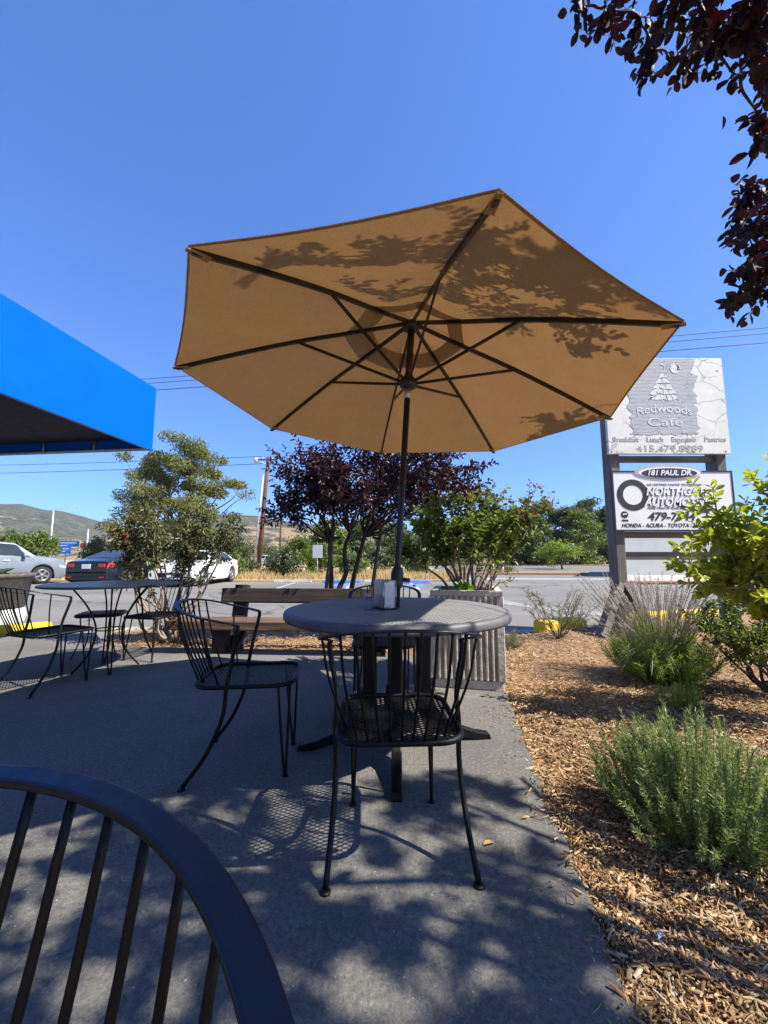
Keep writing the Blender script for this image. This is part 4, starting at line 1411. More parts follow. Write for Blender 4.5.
# ---- rosemary in the bark mulch
def needle_bush(name, label, cat, loc, nst, rad, hgt, nn, NL, NW, mat, lean=0.35, arch=0.3, stalkmat='stem_green'):
    o = thing(name, label, cat, loc)
    P, D = [], []
    mb = MB()
    for i in range(nst):
        a = rng.random() * 2 * PI; rr = rng.random() ** 0.55
        b = Vector((math.cos(a) * rr * rad * 0.35, math.sin(a) * rr * rad * 0.35, 0))
        h = hgt * (1.02 - 0.5 * rr ** 2) * (0.55 + 0.55 * rng.random())
        tip = Vector((math.cos(a) * rr * rad + 0.12 * rad * rng.normal(), math.sin(a) * rr * rad + 0.12 * rad * rng.normal(), h))
        mid = b.lerp(tip, 0.5) + Vector((math.cos(a) * rad * 0.12 * rr, math.sin(a) * rad * 0.12 * rr, -0.06 * h))
        path = smooth_path([b, mid, tip], 5)
        mb.tube(path, [0.0028 * (1 - 0.6 * j / (len(path) - 1)) for j in range(len(path))], 4)
        for j in range(nn):
            t = 0.12 + 0.88 * (j + random.random()) / nn
            p, tgt = pathpoint(path, t)
            s = tgt.orthogonal().normalized()
            s = Matrix.Rotation(j * 2.4 + random.random(), 3, tgt) @ s
            P.append(p); D.append(tgt * 0.8 + s * (0.95 if t < 0.93 else 0.35) + Vector(rng.normal(size=3)) * 0.22)
    mb.build('stems', stalkmat, o)
    V, Fq = quad_arrays(np.array(P, float), np.array(D, float), NL * (0.7 + 0.5 * rng.random(len(P))), NW)
    npmesh('foliage', V, Fq, mat, o)
    return o


needle_bush('rosemary_bush', 'upright green rosemary bush, largest plant in the front of the bark mulch', 'bush', (1.17, 1.62, -0.02), 300, 0.345, 0.41, 140, 0.022, 0.0043, 'lf_rosemary')
lav = needle_bush('lavender_bush', 'green lavender mound with tall grey flower stalks in front of the sign', 'bush', (2.32, 3.50, -0.02), 380, 0.40, 0.50, 64, 0.05, 0.006, 'lf_lavender')
mb = MB(); P, D = [], []
for i in range(260):
    a = rng.random() * 2 * PI; rr = 0.25 + 0.75 * rng.random() ** 0.6
    left = rng.random() < 0.6
    tip = Vector((math.cos(a) * 0.46 * rr - (0.22 * rng.random() if left else -0.05), math.sin(a) * 0.42 * rr, 0.52 + 0.36 * rng.random() - (0.16 if left else 0.0) * rng.random()))
    b = Vector((math.cos(a) * 0.14 * rr, math.sin(a) * 0.14 * rr, 0.1))
    mid = b.lerp(tip, 0.55) + Vector((0, 0, 0.06))
    path = smooth_path([b, mid, tip], 4)
    mb.tube(path, 0.0022, 3)
    for j in range(30):
        p, tgt = pathpoint(path, 0.76 + 0.24 * j / 25)
        s = Matrix.Rotation(j * 2.4, 3, tgt) @ tgt.orthogonal().normalized()
        P.append(p); D.append(tgt + s * 0.7)
for i in range(14):      # stray stalks bent to the ground
    a = R(200 + 70 * rng.random())
    tip = Vector((math.cos(a) * 0.5 + 0.15 * rng.normal(), math.sin(a) * 0.45, 0.12 + 0.1 * rng.random()))
    path = smooth_path([(0, -0.05, 0.12), tip * 0.5 + Vector((0, 0, 0.2)), tip], 4)
    mb.tube(path, 0.0022, 3)
mb.build('flower_stalk', 'stalk_grey', lav)
V, Fq = quad_arrays(np.array(P, float), np.array(D, float), 0.016, 0.0065)
npmesh('dried_flower', V, Fq, 'stalk_grey', lav)
needle_bush('lavender_seedling', 'small grey-green tuft in the mulch between the rosemary and the lavender', 'plant', (2.02, 2.86, -0.02), 60, 0.17, 0.18, 40, 0.03, 0.004, 'lf_lavender')
needle_bush('dry_tuft', 'low dry grey tuft in the mulch beside the fluted planter', 'plant', (1.42, 4.75, -0.02), 60, 0.22, 0.2, 30, 0.035, 0.004, 'lf_twig')

bs = thing('twiggy_shrub', 'sparse twiggy shrub in the mulch left of the yellow kerb end', 'bush', (2.22, 5.25, -0.02))
paths = [wob((0, 0, 0), (math.cos(a) * r_, math.sin(a) * r_ * 0.6, z), 4, 0.04) for a, r_, z in [(PI * 0.05 * i * 2.1, 0.25 + 0.3 * rng.random(), 0.28 + 0.32 * rng.random()) for i in range(22)]]
stem_parts(paths, 0.006, 'bark', bs, 'stem', 0.4, 5)
sg, P, D = sprigs(paths, 9, 0.12, 8, start=0.4)
twig_mesh(sg, 0.0018, 'bark', bs)
leaves('foliage', 'lf_twig', bs, P, D, 0.024, 0.009)

# ---- yellow-green citrus shrub at the right edge
bs = thing('citrus_shrub', 'yellow-green citrus shrub reaching in from the right edge in front of the sign', 'bush', (2.84, 2.55, -0.02))
tg = [(-0.95, -0.05, 1.02), (-0.80, 0.0, 1.22), (-0.72, 0.05, 1.36), (-0.62, -0.1, 1.12), (-0.55, 0.1, 1.28), (-0.45, 0.0, 1.50), (-0.30, -0.1, 1.58), (-0.40, 0.1, 1.12), (-0.60, 0.0, 0.90), (-0.55, -0.15, 0.82), (-0.2, 0.0, 1.34), (-0.1, 0.1, 1.66), (0.0, -0.1, 1.5), (0.15, 0.1, 1.75), (-0.25, 0.15, 0.95), (0.1, 0.0, 1.2), (-0.35, -0.15, 1.3), (0.3, 0.0, 1.5), (-0.2, -0.2, 1.05), (0.35, -0.1, 1.2), (-0.62, 0.12, 1.02), (-0.42, -0.05, 0.98)]
paths = [wob((0.02 * rng.normal(), 0.02 * rng.normal(), 0.0), (x, y, z), 5, 0.04, 0.06) for x, y, z in tg]
stem_parts(paths, 0.014, 'bark_pale', bs)
sg, P, D = sprigs(paths, 24, 0.15, 10, up=0.25, start=0.55, along=0.45, rnd=1.0)
twig_mesh(sg, 0.0028, 'bark_pale', bs)
leaves('foliage', 'lf_yellow', bs, P, D, 0.058 * (0.65 + 0.6 * rng.random(len(P))), 0.031, fold=0.18, rounded=True)

# ---- rose bush low right
bs = thing('rose_bush', 'low small-leaved rose bush with a red bloom at the right edge', 'bush', (2.92, 3.15, -0.02))
tg = [(-0.52, 0.05, 0.56), (-0.45, -0.1, 0.5), (-0.35, 0.1, 0.62), (-0.3, -0.2, 0.45), (-0.2, 0.05, 0.7), (-0.3, 0.2, 0.55), (-0.1, -0.1, 0.6), (0.05, 0.1, 0.72), (0.2, -0.1, 0.62), (-0.15, -0.25, 0.5), (0.4, 0.1, 0.7), (0.1, -0.25, 0.45), (-0.05, 0.2, 0.7)]
paths = [wob((0, 0, 0), q, 5, 0.05, 0.02) for q in tg]
stem_parts(paths, 0.013, 'bark', bs)
sg, P, D = sprigs(paths, 36, 0.12, 9, up=0.3, start=0.4)
twig_mesh(sg, 0.002, 'bark', bs)
leaves('foliage', 'lf_rose', bs, P, D, 0.03 * (0.7 + 0.6 * rng.random(len(P))), 0.017)
P = np.tile([(-0.13, -0.32, 0.42)], (22, 1)) + rng.normal(size=(22, 3)) * 0.008
leaves('flower', 'petal_red', bs, P, rng.normal(size=(22, 3)) + [0, 0, 0.6], 0.03, 0.028)
ag = thing('agave', 'dark spiky agave growing in the round aggregate pot', 'plant', (-6.12, 6.25, 0.70))
P = rng.normal(size=(26, 3)) * 0.05; P[:, 2] = 0
a = rng.random(26) * 2 * PI
D = np.stack([np.cos(a), np.sin(a), 0.25 + 0.7 * rng.random(26)], 1)
leaves('foliage', 'lf_agave', ag, P, D, 0.36 * (0.6 + 0.5 * rng.random(26)), 0.09, curl=0.25)

# ---- big purple plum overhead: trunk just outside the right edge
def shadow_spots():
    out = []
    for u, v, r in ((388, 884, .10), (250, 857, .075), (205, 820, .03), (420, 842, .10), (490, 835, .09), (330, 845, .05), (470, 800, .08), (285, 806, .05), (372, 820, .05), (60, 905, .08), (95, 880, .06), (30, 850, .05), (12, 880, .05), (85, 985, .075), (150, 830, .03),
                    (160, 1015, .05), (255, 890, .03), (360, 975, .05), (410, 1000, .06), (380, 1010, .05), (345, 1005, .04), (310, 930, .03), (540, 830, .07), (515, 865, .05), (555, 880, .05), (470, 890, .06), (455, 920, .03), (520, 905, .03), (550, 800, .07), (500, 770, .12), (445, 760, .11), (440, 730, .12),
                    (620, 800, .06), (600, 850, .09), (610, 900, .08), (690, 900, .12), (720, 960, .10), (650, 1000, .09), (740, 880, .10), (640, 860, .06), (590, 770, .05), (760, 990, .08), (700, 1010, .05), (300, 975, .03), (210, 900, .03), (430, 955, .04)):
        p = gd(u, v)
        out.append((p.x, p.y, r))
    return np.array(out)


SPOTS = shadow_spots()


def lit_keep(Pw):
    """a leaf stays unless it would shade a gap in the canopy's dapple"""
    gx = Pw[:, 0] - SUNK[0] * Pw[:, 2]
    gy = Pw[:, 1] - SUNK[1] * Pw[:, 2]
    k = np.ones(len(Pw), bool)
    for x, y, r in SPOTS:
        rr = r * 1.15 * (1 + 0.25 * np.sin(np.arctan2(gy - y, gx - x) * 3 + x * 9))
        k &= ((gx - x) ** 2 + ((gy - y) * 1.1) ** 2) > rr ** 2
    # the bark mulch lies mostly in the sun, with loose patches of shade
    onm = (gx > edge_x(gy) + 0.0) & (gy < 1.75) & (gy > 0.2)
    pat = np.sin(gx * 11 + 1.3 * np.sin(gy * 9)) + np.sin(gy * 13 + 1.7 * np.sin(gx * 7 + 1)) + 0.5 * np.sin(gx * 27 - gy * 23)
    k &= ~(onm & (pat > -1.35))
    # rosemary stays in the sun
    x3, y3 = Pw[:, 0] - SUNK[0] * (Pw[:, 2] - .25), Pw[:, 1] - SUNK[1] * (Pw[:, 2] - .25)
    k &= (((x3 - 1.14) / 0.40) ** 2 + ((y3 - 1.6) / 0.42) ** 2) > 1
    x4, y4 = Pw[:, 0] - SUNK[0] * (Pw[:, 2] - .72), Pw[:, 1] - SUNK[1] * (Pw[:, 2] - .72)
    k &= (((x4 - 0.45) / 0.30) ** 2 + ((y4 - 2.25) / 0.4) ** 2) > 1
    return k


def frame_keep(Pw, tight=False):
    u, v, d = project(Pw)
    inside = (d > 0.02) & (u > -15) & (u < 783) & (v > -15) & (v < 1040)
    A = (u > 562) & (v < 92 - np.clip((640 - u) * 0.8, 0, 70) + 10 * np.sin(u * 0.06))
    B = (u > 692) & (v > 88) & (v < 158) & (v > 150 - (u - 690) * 0.9)
    C = (u > 672) & (v > 176) & (v < 326) & (np.abs(v - 245) < 20 + (u - 672) * 0.9)
    if tight:
        C = ((u > 683) & (v > 190) & (v < 290)) | ((u > 728) & (v > 186) & (v < 308))
    return ~inside | A | B | C


PT = Vector((3.15, 0.35, -0.02))
bs = thing('overhanging_plum', 'dark purple plum tree leaning in overhead from the right, leaves against the sky', 'tree', PT)
fork = Vector((-0.15, 0.05, 1.75))
trunk = wob((0, 0, 0), fork, 5, 0.015)
stem_parts([trunk], 0.085, 'bark_dark', bs, 'trunk', 0.75, 12)
cl = []
# clusters that shade the patio and the tree's own middle
tries = 0
while len(cl) < 165 and tries < 9000:
    tries += 1
    gx, gy = -1.25 + 2.15 * rng.random(), 0.05 + 1.85 * rng.random()
    z = 2.6 + 1.9 * rng.random()
    p = np.array([[gx + SUNK[0] * z, gy + SUNK[1] * z, z]])
    u, v, d = project(p)
    if d[0] > 0.02 and -150 < u[0] < 900 and -130 < v[0] < 1100:
        continue
    if np.linalg.norm(p[0, :2] - np.array([2.5, 0.4])) > 1.9:
        continue
    cl.append(p[0])
# unseen clusters added over and behind the seat to block sky light
tries = 0
while tries < 4000 and len(cl) < 240:
    tries += 1
    p = np.array([[0.6 + 2.9 * rng.random(), -1.5 + 1.7 * rng.random(), 2.7 + 1.9 * rng.random()]])
    u, v, d = project(p)
    if d[0] > 0.02 and -150 < u[0] < 900 and -130 < v[0] < 1100:
        continue
    if np.linalg.norm(p[0, :2] - np.array([2.5, 0.2])) > 2.2:
        continue
    cl.append(p[0])
n_free = len(cl)
# clusters whose shadows lie across the near panels of the umbrella
for u, v in ((265, 275), (300, 262), (340, 272), (375, 258), (420, 268), (450, 285), (470, 265), (500, 255), (520, 285), (545, 270), (570, 305), (590, 275), (480, 240), (320, 285)):
    p = at(u, v, 1.0 + 0.35 * max(0, (v - 255) / 60))
    k_ = (2.12 - p.z)
    p = Vector((0, 0, CZ)) + ray(u, v) * ((2.12 - CZ) / ray(u, v).z)
    q = p + Vector((SUNK[0], SUNK[1], 1)) * (0.75 + 0.5 * rng.random())
    uu, vv, dd = project(np.array([tuple(q)]))
    cl.append(np.array(q))
# clusters seen in the picture
for (u, v, dep) in ((575, 5, 1.75), (605, 8, 1.8), (640, 18, 1.8), (655, 50, 1.75), (690, 30, 1.85), (685, 60, 1.7), (720, 20, 1.9), (715, 55, 1.8), (750, 40, 1.9), (765, 15, 1.9), (740, 75, 1.8), (765, 65, 1.8), (735, 105, 1.85), (755, 125, 1.85), (715, 100, 1.85), (765, 140, 1.9),
                    (700, 232, 2.56), (720, 218, 2.64), (740, 200, 2.70), (760, 190, 2.77), (745, 230, 2.64), (725, 250, 2.56), (705, 260, 2.48), (755, 255, 2.70), (768, 225, 2.77), (745, 275, 2.64), (765, 290, 2.70), (755, 310, 2.64), (735, 300, 2.64)):
    d = ray(u, v)
    cl.append(np.array(Vector((0, 0, CZ)) + d * dep))
limb_ends = [(-0.7, -0.5, 2.9), (-1.3, 0.35, 2.55), (-1.15, 0.95, 2.35), (-0.5, 0.9, 2.9), (0.1, -0.5, 3.1), (-1.6, 0.6, 3.05), (-0.9, 0.1, 3.5), (0.5, 0.3, 3.0), (-0.2, 0.4, 3.7), (-1.1, 1.25, 2.0), (0.2, -1.0, 2.7)]
limbs = [wob(fork, Vector(e) * 0.9, 5, 0.03, 0.05) for e in limb_ends]
limbs_ok = []
for l in limbs:
    limbs_ok.append(l)
stem_parts(limbs_ok, 0.032, 'bark_dark', bs, 'limb', 0.3, 8)
nodes = [(pathpoint(l, t)[0]) for l in limbs for t in (0.45, 0.6, 0.8, 1.0)]
limb_n = len(nodes)
todo = [Vector(c) - PT for c in cl]
br_paths = []
bad = []


def clear(p, tight=True):
    q = np.array([tuple(a.lerp(b, f) + PT) for a, b in zip(p[:-1], p[1:]) for f in (0.0, 0.5, 1.0)])
    return bool(frame_keep(q, tight).all())


todo.sort(key=lambda q: min((q - n_).length for n_ in nodes))
while todo:
    lc = min(todo[:40], key=lambda q: min((q - n_).length for n_ in nodes))
    todo.remove(lc)
    done = False
    for nd_ in sorted(nodes, key=lambda q: (q - lc).length + 0.15 * (q.z - lc.z < -0.3))[:14]:
        p = wob(nd_, lc, 4, 0.04, 0.03)
        if clear(p):
            br_paths.append(p); done = True
            break
    if done:
        nodes.append(lc)
    else:
        bad.append(tuple(lc))
cl_ok = [c for c in range(len(cl)) if tuple(Vector(cl[c]) - PT) not in set(bad)]
stem_parts(br_paths, 0.0075, 'bark_dark', bs, 'branch', 0.4, 5)
segs, PP, DD, TW = [], [], [], []
seen_from = 10 ** 9
for ci, c in enumerate(cl):
    if ci >= n_free + 14:
        seen_from = min(seen_from, len(segs))
    if ci not in cl_ok:
        continue
    lc = Vector(c) - PT
    seen = ci >= n_free + 14
    deep = seen and ci >= len(cl) - 13
    shade_u = n_free <= ci < n_free + 14
    for _ in range(7 if deep else 5 if seen else 6):
        d = Vector(rng.normal(size=3)); d.z -= 0.25; d.normalize()
        L = (0.21 if deep else 0.165 if seen else 0.22) * (0.6 + 0.8 * rng.random())
        q = lc + d * L
        sp_, P_, D_ = [], [], []
        sid = d.orthogonal().normalized()
        nl = 10 if seen else 19
        for j in range(nl):
            f = (j + 0.5) / nl
            s = Matrix.Rotation(j * 2.4 + random.random(), 3, d) @ sid
            TW.append(len(segs)); PP.append(lc.lerp(q, f)); DD.append(d * 0.6 + s * 0.9 + Vector((0, 0, -0.45)))
        segs.append((lc, q))
PP, DD = np.array(PP, float), np.array(DD, float)
W_ = PP + np.array(PT)
seen_l = np.array([t_ >= seen_from for t_ in TW])
k_ = (lit_keep(W_) | seen_l) & frame_keep(W_ + unit(DD) * 0.03)
PP, DD = PP[k_], DD[k_]
TW = np.array(TW)[k_]
tw_n = np.bincount(TW, minlength=len(segs))
sgk = [s for i_, s in enumerate(segs) if tw_n[i_] >= 4 and clear([s[0], s[1]], True)]
print('plum clusters', len(cl), 'dropped', len(bad), 'leaves', len(PP))
twig_mesh(sgk, 0.002, 'bark_dark', bs)
deep_l = np.where(np.linalg.norm(PP + np.array(PT) - np.array([2.15, 2.35, 2.95]), axis=1) < 0.75, 1.45, 1.0)
leaves('crown', 'lf_plum', bs, PP, DD, deep_l * 0.052 * (0.6 + 0.65 * rng.random(len(PP))), deep_l * 0.033 * (0.75 + 0.5 * rng.random(len(PP))), rounded=True)


# ---- far trees: limbs and many leaf-sized faces in clumps
def far_tree(name, label, loc, h, w, mat, n, leaf, clumps=40, base=0.25, group=None, trunk=0.25, shape=None, bark='bark', flat=0.55):
    o = thing(name, label, 'tree' if h > 2.4 else 'bush', loc, 0, group)
    C = []
    if shape is not None:
        C = [Vector(c) for c in shape]
    else:
        for i in range(clumps):
            a = rng.random() * 2 * PI
            t = rng.random()
            z = h * (base + (0.93 - base) * t)
            prof = math.sin(PI * min(1, (0.18 + 0.8 * t))) ** 0.6
            rr = w / 2 * prof * (0.35 + 0.6 * rng.random() ** 0.5)
            C.append(Vector((rr * math.cos(a), rr * math.sin(a), z)))
    mb = MB()
    mb.tube(wob((0, 0, 0), (0, 0, h * max(base, 0.2) * 1.15), 4, 0.02), [trunk * (1 - 0.06 * i) for i in range(13)][:13], 8)
    mb.build('trunk', bark, o)
    mb = MB()
    for c in C[::2]:
        mb.tube(wob((0, 0, h * base * 0.7), c, 3, 0.06, 0.03), [trunk * 0.35 * (1 - 0.09 * i) for i in range(10)], 5)
    mb.build('limbs', bark, o)
    per = max(4, n // len(C))
    pos, sz = [], []
    cs = w / max(3.2, len(C) ** 0.5 * 0.85)
    for c in C:
        k2 = int(per * (0.6 + 0.8 * rng.random()))
        p = unit(rng.normal(size=(k2, 3))) * (rng.random((k2, 1)) ** 0.4) * cs * (0.7 + 0.6 * rng.random())
        p[:, 2] *= flat
        pos.append(p + np.array(c))
    pos = np.concatenate(pos)
    pos = pos[pos[:, 2] > 0.05]
    d = rng.normal(size=(len(pos), 3)); d[:, 2] -= 0.2
    leaves('crown', mat, o, pos, d, leaf * (0.6 + 0.8 * rng.random(len(pos))), leaf * 0.5)
    return o


def tree_at(name, label, u, vb, Y, vt, wpx, mat, n, leaf, **kw):
    p = at(u, vb, Y)
    p.z = max(-0.2, min(p.z, 0.0))
    h = at(u, vt, Y).z - p.z
    return far_tree(name, label, (p.x, Y, p.z), h, wpx * Y / F * 0.98, mat, n, leaf, **kw)


# big olive-green tree beyond the parked cars
Yb = 42.0
bp = at(186, 580, Yb); bp.z = -0.1
shape = []
for u, v, k in ((186, 447, 5), (200, 450, 5), (214, 458, 3), (168, 458, 5), (152, 466, 5), (143, 478, 4), (160, 476, 4), (178, 470, 5), (196, 468, 5), (212, 474, 4), (230, 486, 4), (222, 488, 3), (206, 490, 4), (188, 488, 4), (170, 492, 4), (150, 494, 4), (135, 500, 4), (128, 514, 4), (145, 512, 4), (165, 508, 4), (185, 508, 4), (205, 508, 4), (220, 514, 3), (150, 530, 4), (130, 530, 4), (175, 528, 4), (200, 528, 4), (216, 535, 3), (120, 545, 3), (150, 550, 3), (190, 548, 3)):
    for _ in range(k):
        q = at(u + rng.normal() * 4, v + rng.normal() * 3, Yb) - bp
        shape.append((q.x, rng.normal() * 2.0, q.z))
far_tree('olive_green_tree', 'tall olive-green tree rising behind the parked cars, left of the utility pole', bp, 14.0, 10.5, 'lf_euc', 36000, 0.25, shape=shape, trunk=0.34, base=0.3, flat=0.6)

for i, (u, vb, Y, vt, w, m, n, lab) in enumerate((
        (498, 573, 68, 506, 34, 'lf_oak', 3600, 'dark oak at the left end of the far tree row, over the planter bush'),
        (520, 573, 66, 508, 40, 'lf_oak2', 4000, 'greyish oak in the far tree row just right of the planter bush'),
        (545, 573, 70, 502, 44, 'lf_oak', 4600, 'broad dark oak behind the small lime-green tree'),
        (572, 573, 66, 507, 42, 'lf_oak2', 4400, 'grey-green oak above the lime-green tree, left of the sign post'),
        (594, 573, 74, 498, 40, 'lf_oak', 4400, 'tallest dark oak of the far row, touching the left sign post'),
        (618, 573, 68, 506, 44, 'lf_oak', 3600, 'dark oak seen behind the left sign post'),
        (650, 573, 70, 500, 50, 'lf_oak2', 2400, 'oak hidden behind the roadside sign boards'),
        (470, 572, 62, 516, 40, 'lf_oak', 3000, 'dark oak glimpsed through the planter bush'),
        (435, 572, 60, 520, 44, 'lf_oak2', 3000, 'grey-green oak between the umbrella pole and the planter bush'),
        (396, 572, 58, 524, 44, 'lf_oak', 3000, 'dark oak behind the purple plum stems, at the umbrella pole'),
        (362, 574, 50, 520, 40, 'lf_oak', 3000, 'shady green tree behind the purple plum'),
        (508, 573, 60, 514, 36, 'lf_bright', 3000, 'lighter green rounded tree below the greyish oak beside the planter bush'),
        (534, 573, 60, 511, 36, 'lf_oak', 3200, 'dark green tree between the two broad oaks above the lime-green tree'),
        (583, 573, 62, 512, 36, 'lf_bright', 3200, 'mid green tree filling the gap left of the sign post'),
        (328, 575, 46, 521, 36, 'lf_bright', 2600, 'light green tree left of the purple plum stems'))):
    tree_at('oak_tree', lab, u, vb, Y, vt - 2, w * 1.12, m, n * 2, 0.42, clumps=44, base=0.07, group='trees beyond the parking lot', trunk=0.28)
tree_at('lime_tree', 'small lime-green tree alone on the far lot island', 562, 571, 40, 541, 38, 'lf_lime', 2600, 0.22, clumps=22, base=0.30, trunk=0.12)
for u, vb, Y, vt, w, m, n, lab in (
        (300, 583, 24, 536, 34, 'lf_bright', 3200, 'bright green bush in the dry grass, left of the white sign'),
        (322, 582, 25, 545, 22, 'lf_bright', 1600, 'pale green bush behind the white sign'),
        (240, 581, 25, 540, 26, 'lf_oak2', 2200, 'olive bush at the foot of the utility pole'),
        (208, 583, 26, 545, 30, 'lf_oak', 2000, 'dark bush behind the white car'),
        (272, 582, 26, 552, 20, 'lf_oak2', 1200, 'low dusty bush right of the utility pole'),
        (38, 580, 34, 533, 28, 'lf_bright', 3000, 'round bright green tree between the silver car and the blue road sign'),
        (12, 580, 36, 531, 36, 'lf_bright', 2600, 'yellowish green tree behind the silver car at the left edge'),
        (98, 580, 45, 538, 34, 'lf_oak2', 2600, 'dull green tree behind the dark car'),
        (350, 578, 30, 553, 30, 'lf_bright', 1500, 'bush in the dry grass behind the plum stakes'),
        (380, 577, 32, 550, 28, 'lf_oak2', 1500, 'bush in the dry grass behind the napkin dispenser'),
        (288, 583, 21.5, 548, 24, 'lf_oak2', 2200, 'greyish bush nearest the wheel stop left of the white sign'),
        (231, 584, 21, 547, 20, 'lf_bright', 1800, 'fresh green bush between the white car and the utility pole'),
        (352, 582, 23, 557, 24, 'lf_oak', 1600, 'dark low bush at the foot of the purple plum'),
        (418, 581, 25, 553, 26, 'lf_oak', 1800, 'dark bush in the grass right of the umbrella pole'),
        (302, 570, 62, 538, 46, 'lf_oak', 3600, 'dark green tree crown over the bushes left of the white sign'),
        (256, 571, 60, 543, 42, 'lf_oak2', 3400, 'grey-green tree behind the brown utility pole'),
        (222, 572, 58, 541, 40, 'lf_bright', 3200, 'light green tree behind the roof of the white car')):
    tree_at('roadside_bush', lab, u, vb, Y, vt, w, m, n, 0.17 if Y < 30 else 0.26, clumps=26, base=0.06, group='bushes along the dry verge', trunk=0.05, flat=0.75)
for x, y, s_, lab in ((5.2, 28.6, 0.75, 'low grey-green shrub on the left of the far lot island'), (7.2, 28.0, 0.8, 'rounded low shrub in the middle of the far lot island'), (8.6, 28.3, 0.5, 'smallest low shrub on the far lot island')):
    far_tree('island_shrub', lab, (x, y, 0.0), s_, s_ * 2.4, 'lf_twig', 700, 0.1, clumps=12, base=0.1, group='shrubs on the far lot island', trunk=0.03)

# dry straw on the verge
n = 16000
P = np.stack([-22 + 26 * rng.random(n), 19.5 + 11 * rng.random(n) ** 1.6, np.full(n, -0.05)], 1)
V, Fq = quad_arrays(P, np.stack([rng.normal(size=n) * 0.35, rng.normal(size=n) * 0.35, np.ones(n)], 1), 0.14 + 0.32 * rng.random(n), 0.03)
tag(npmesh('dry_grass', V, Fq, 'drystraw'), 'dry straw-coloured grass on the verge beyond the lot', 'grass', kind='stuff')


# ---- wood chips
def inside(poly, x, y):
    k = np.zeros(len(x), bool)
    n = len(poly)
    for i in range(n):
        x1, y1 = poly[i]; x2, y2 = poly[(i + 1) % n]
        c = ((y1 > y) != (y2 > y)) & (x < (x2 - x1) * (y - y1) / (y2 - y1 + 1e-12) + x1)
        k ^= c
    return k


def chips(name, x, y, scale, label):
    n = len(x)
    L = (0.016 + 0.05 * rng.random(n) ** 2.2) * scale
    W = (0.004 + 0.009 * rng.random(n) ** 1.5) * scale
    T = 0.0015 + 0.003 * rng.random(n)
    big = rng.random(n) < 0.025
    L[big] *= 2.0; W[big] *= 1.8
    tiny = rng.random(n) < 0.3
    L[tiny] *= 0.6; W[tiny] *= 0.55
    a = rng.random(n) * 2 * PI
    til = rng.normal(size=n) * 0.22
    rol = rng.normal(size=n) * 0.5
    d = np.stack([np.cos(a) * np.cos(til), np.sin(a) * np.cos(til), np.sin(til)], 1)
    s = unit(np.cross(d, np.array([0, 0, 1.0]))); u = np.cross(s, d)
    s2 = s * np.cos(rol)[:, None] + u * np.sin(rol)[:, None]
    u2 = np.cross(s2, d)
    z = -0.017 + 0.020 * rng.random(n) + 0.010 * (np.sin(x * 9 + 1) * np.sin(y * 8)) + 0.008 * np.sin(x * 23) * np.sin(y * 27)
    c = np.stack([x, y, z], 1)
    bend = (rng.normal(size=n) * 0.10)[:, None] * L[:, None]
    V = []
    for sx in (-0.5, 0.0, 0.5):
        for (ky, kz) in ((-0.5, 0), (0.5, 0), (0.25, 1), (-0.25, 1)):
            wsc = 1.0 if sx == 0 else 0.6
            V.append(c + d * L[:, None] * sx + s2 * W[:, None] * ky * wsc + u2 * (T[:, None] * kz) + (u * bend if sx == 0 else 0))
    V = np.stack(V, 1).reshape(-1, 3)
    k = np.arange(n)[:, None] * 12
    fs = []
    for b in (0, 4):
        for j in range(1, 4):
            fs.append(k + np.array([[b + j, b + (j + 1) % 4, b + 4 + (j + 1) % 4, b + 4 + j]]))
    o = npmesh(name, V, np.concatenate(fs), 'chips')
    return tag(o, label, 'wood chips', kind='stuff')


xs, ys = [], []
for (n, y0, y1, x0, x1) in ((40000, 0.55, 1.9, 0.42, 2.0), (20000, 1.9, 3.4, 0.62, 3.6), (15000, 3.4, 6.2, 0.75, 5.6), (3500, -1.0, 0.55, 0.3, 2.0), (7000, 4.35, 6.0, -3.4, 1.0)):
    xs.append(x0 + (x1 - x0) * rng.random(n)); ys.append(y0 + (y1 - y0) * rng.random(n))
xs, ys = np.concatenate(xs), np.concatenate(ys)
k_ = inside(mulch_poly, xs, ys) & ~inside([(p[0] - 0.012, p[1] + 0.012) for p in patio_poly], xs, ys)
k_ &= ~((np.abs((xs - 0.72) * math.cos(R(12)) - (ys - 3.49) * math.sin(R(12))) < 0.29) & (np.abs((xs - 0.72) * math.sin(R(12)) + (ys - 3.49) * math.cos(R(12))) < 0.29))
xs, ys = xs[k_], ys[k_]
chips('wood_chips', xs, ys, np.where(ys < 2, 0.72, 0.95), 'loose brown wood chips covering the planting bed')
gx_ = 0.8 + 3.2 * rng.random(240)
o_ = np.abs(rng.normal(size=240)) ** 1.5 * 0.045
xs2 = edge_x(gx_) - 0.005 - o_
so_ = chips('wood_chips', xs2, gx_, np.full(240, 0.62), 'stray wood chips scattered along the edge of the concrete')
so_.location.z = 0.019
# litter on the bed and the concrete
fo = tag(npmesh('foil_scrap', np.array([(0, 0, 0.002), (0.02, 0.004, 0.008), (0.024, 0.016, 0.003), (0.005, 0.014, 0.010), (0.012, 0.009, 0.014)]), [(0, 1, 4), (1, 2, 4), (2, 3, 4), (3, 0, 4)], 'foil'), 'silvery foil scrap lying on the mulch in the foreground', 'litter')
q = gd(659, 945); fo.location = (q.x, q.y, 0.012)
V, Fq = leaf_arrays(np.array([[0, 0, 0.002]]), np.array([[1, 0.3, 0.15]]), 0.045, 0.02, up=np.array([[0.0, 0, 1]]))
lf = tag(npmesh('fallen_leaf', V, Fq, 'brown_leaf'), 'dry fallen leaf on the concrete beside the chair leg', 'leaf')
q = gd(483, 846); lf.location = (q.x, q.y, 0.001)

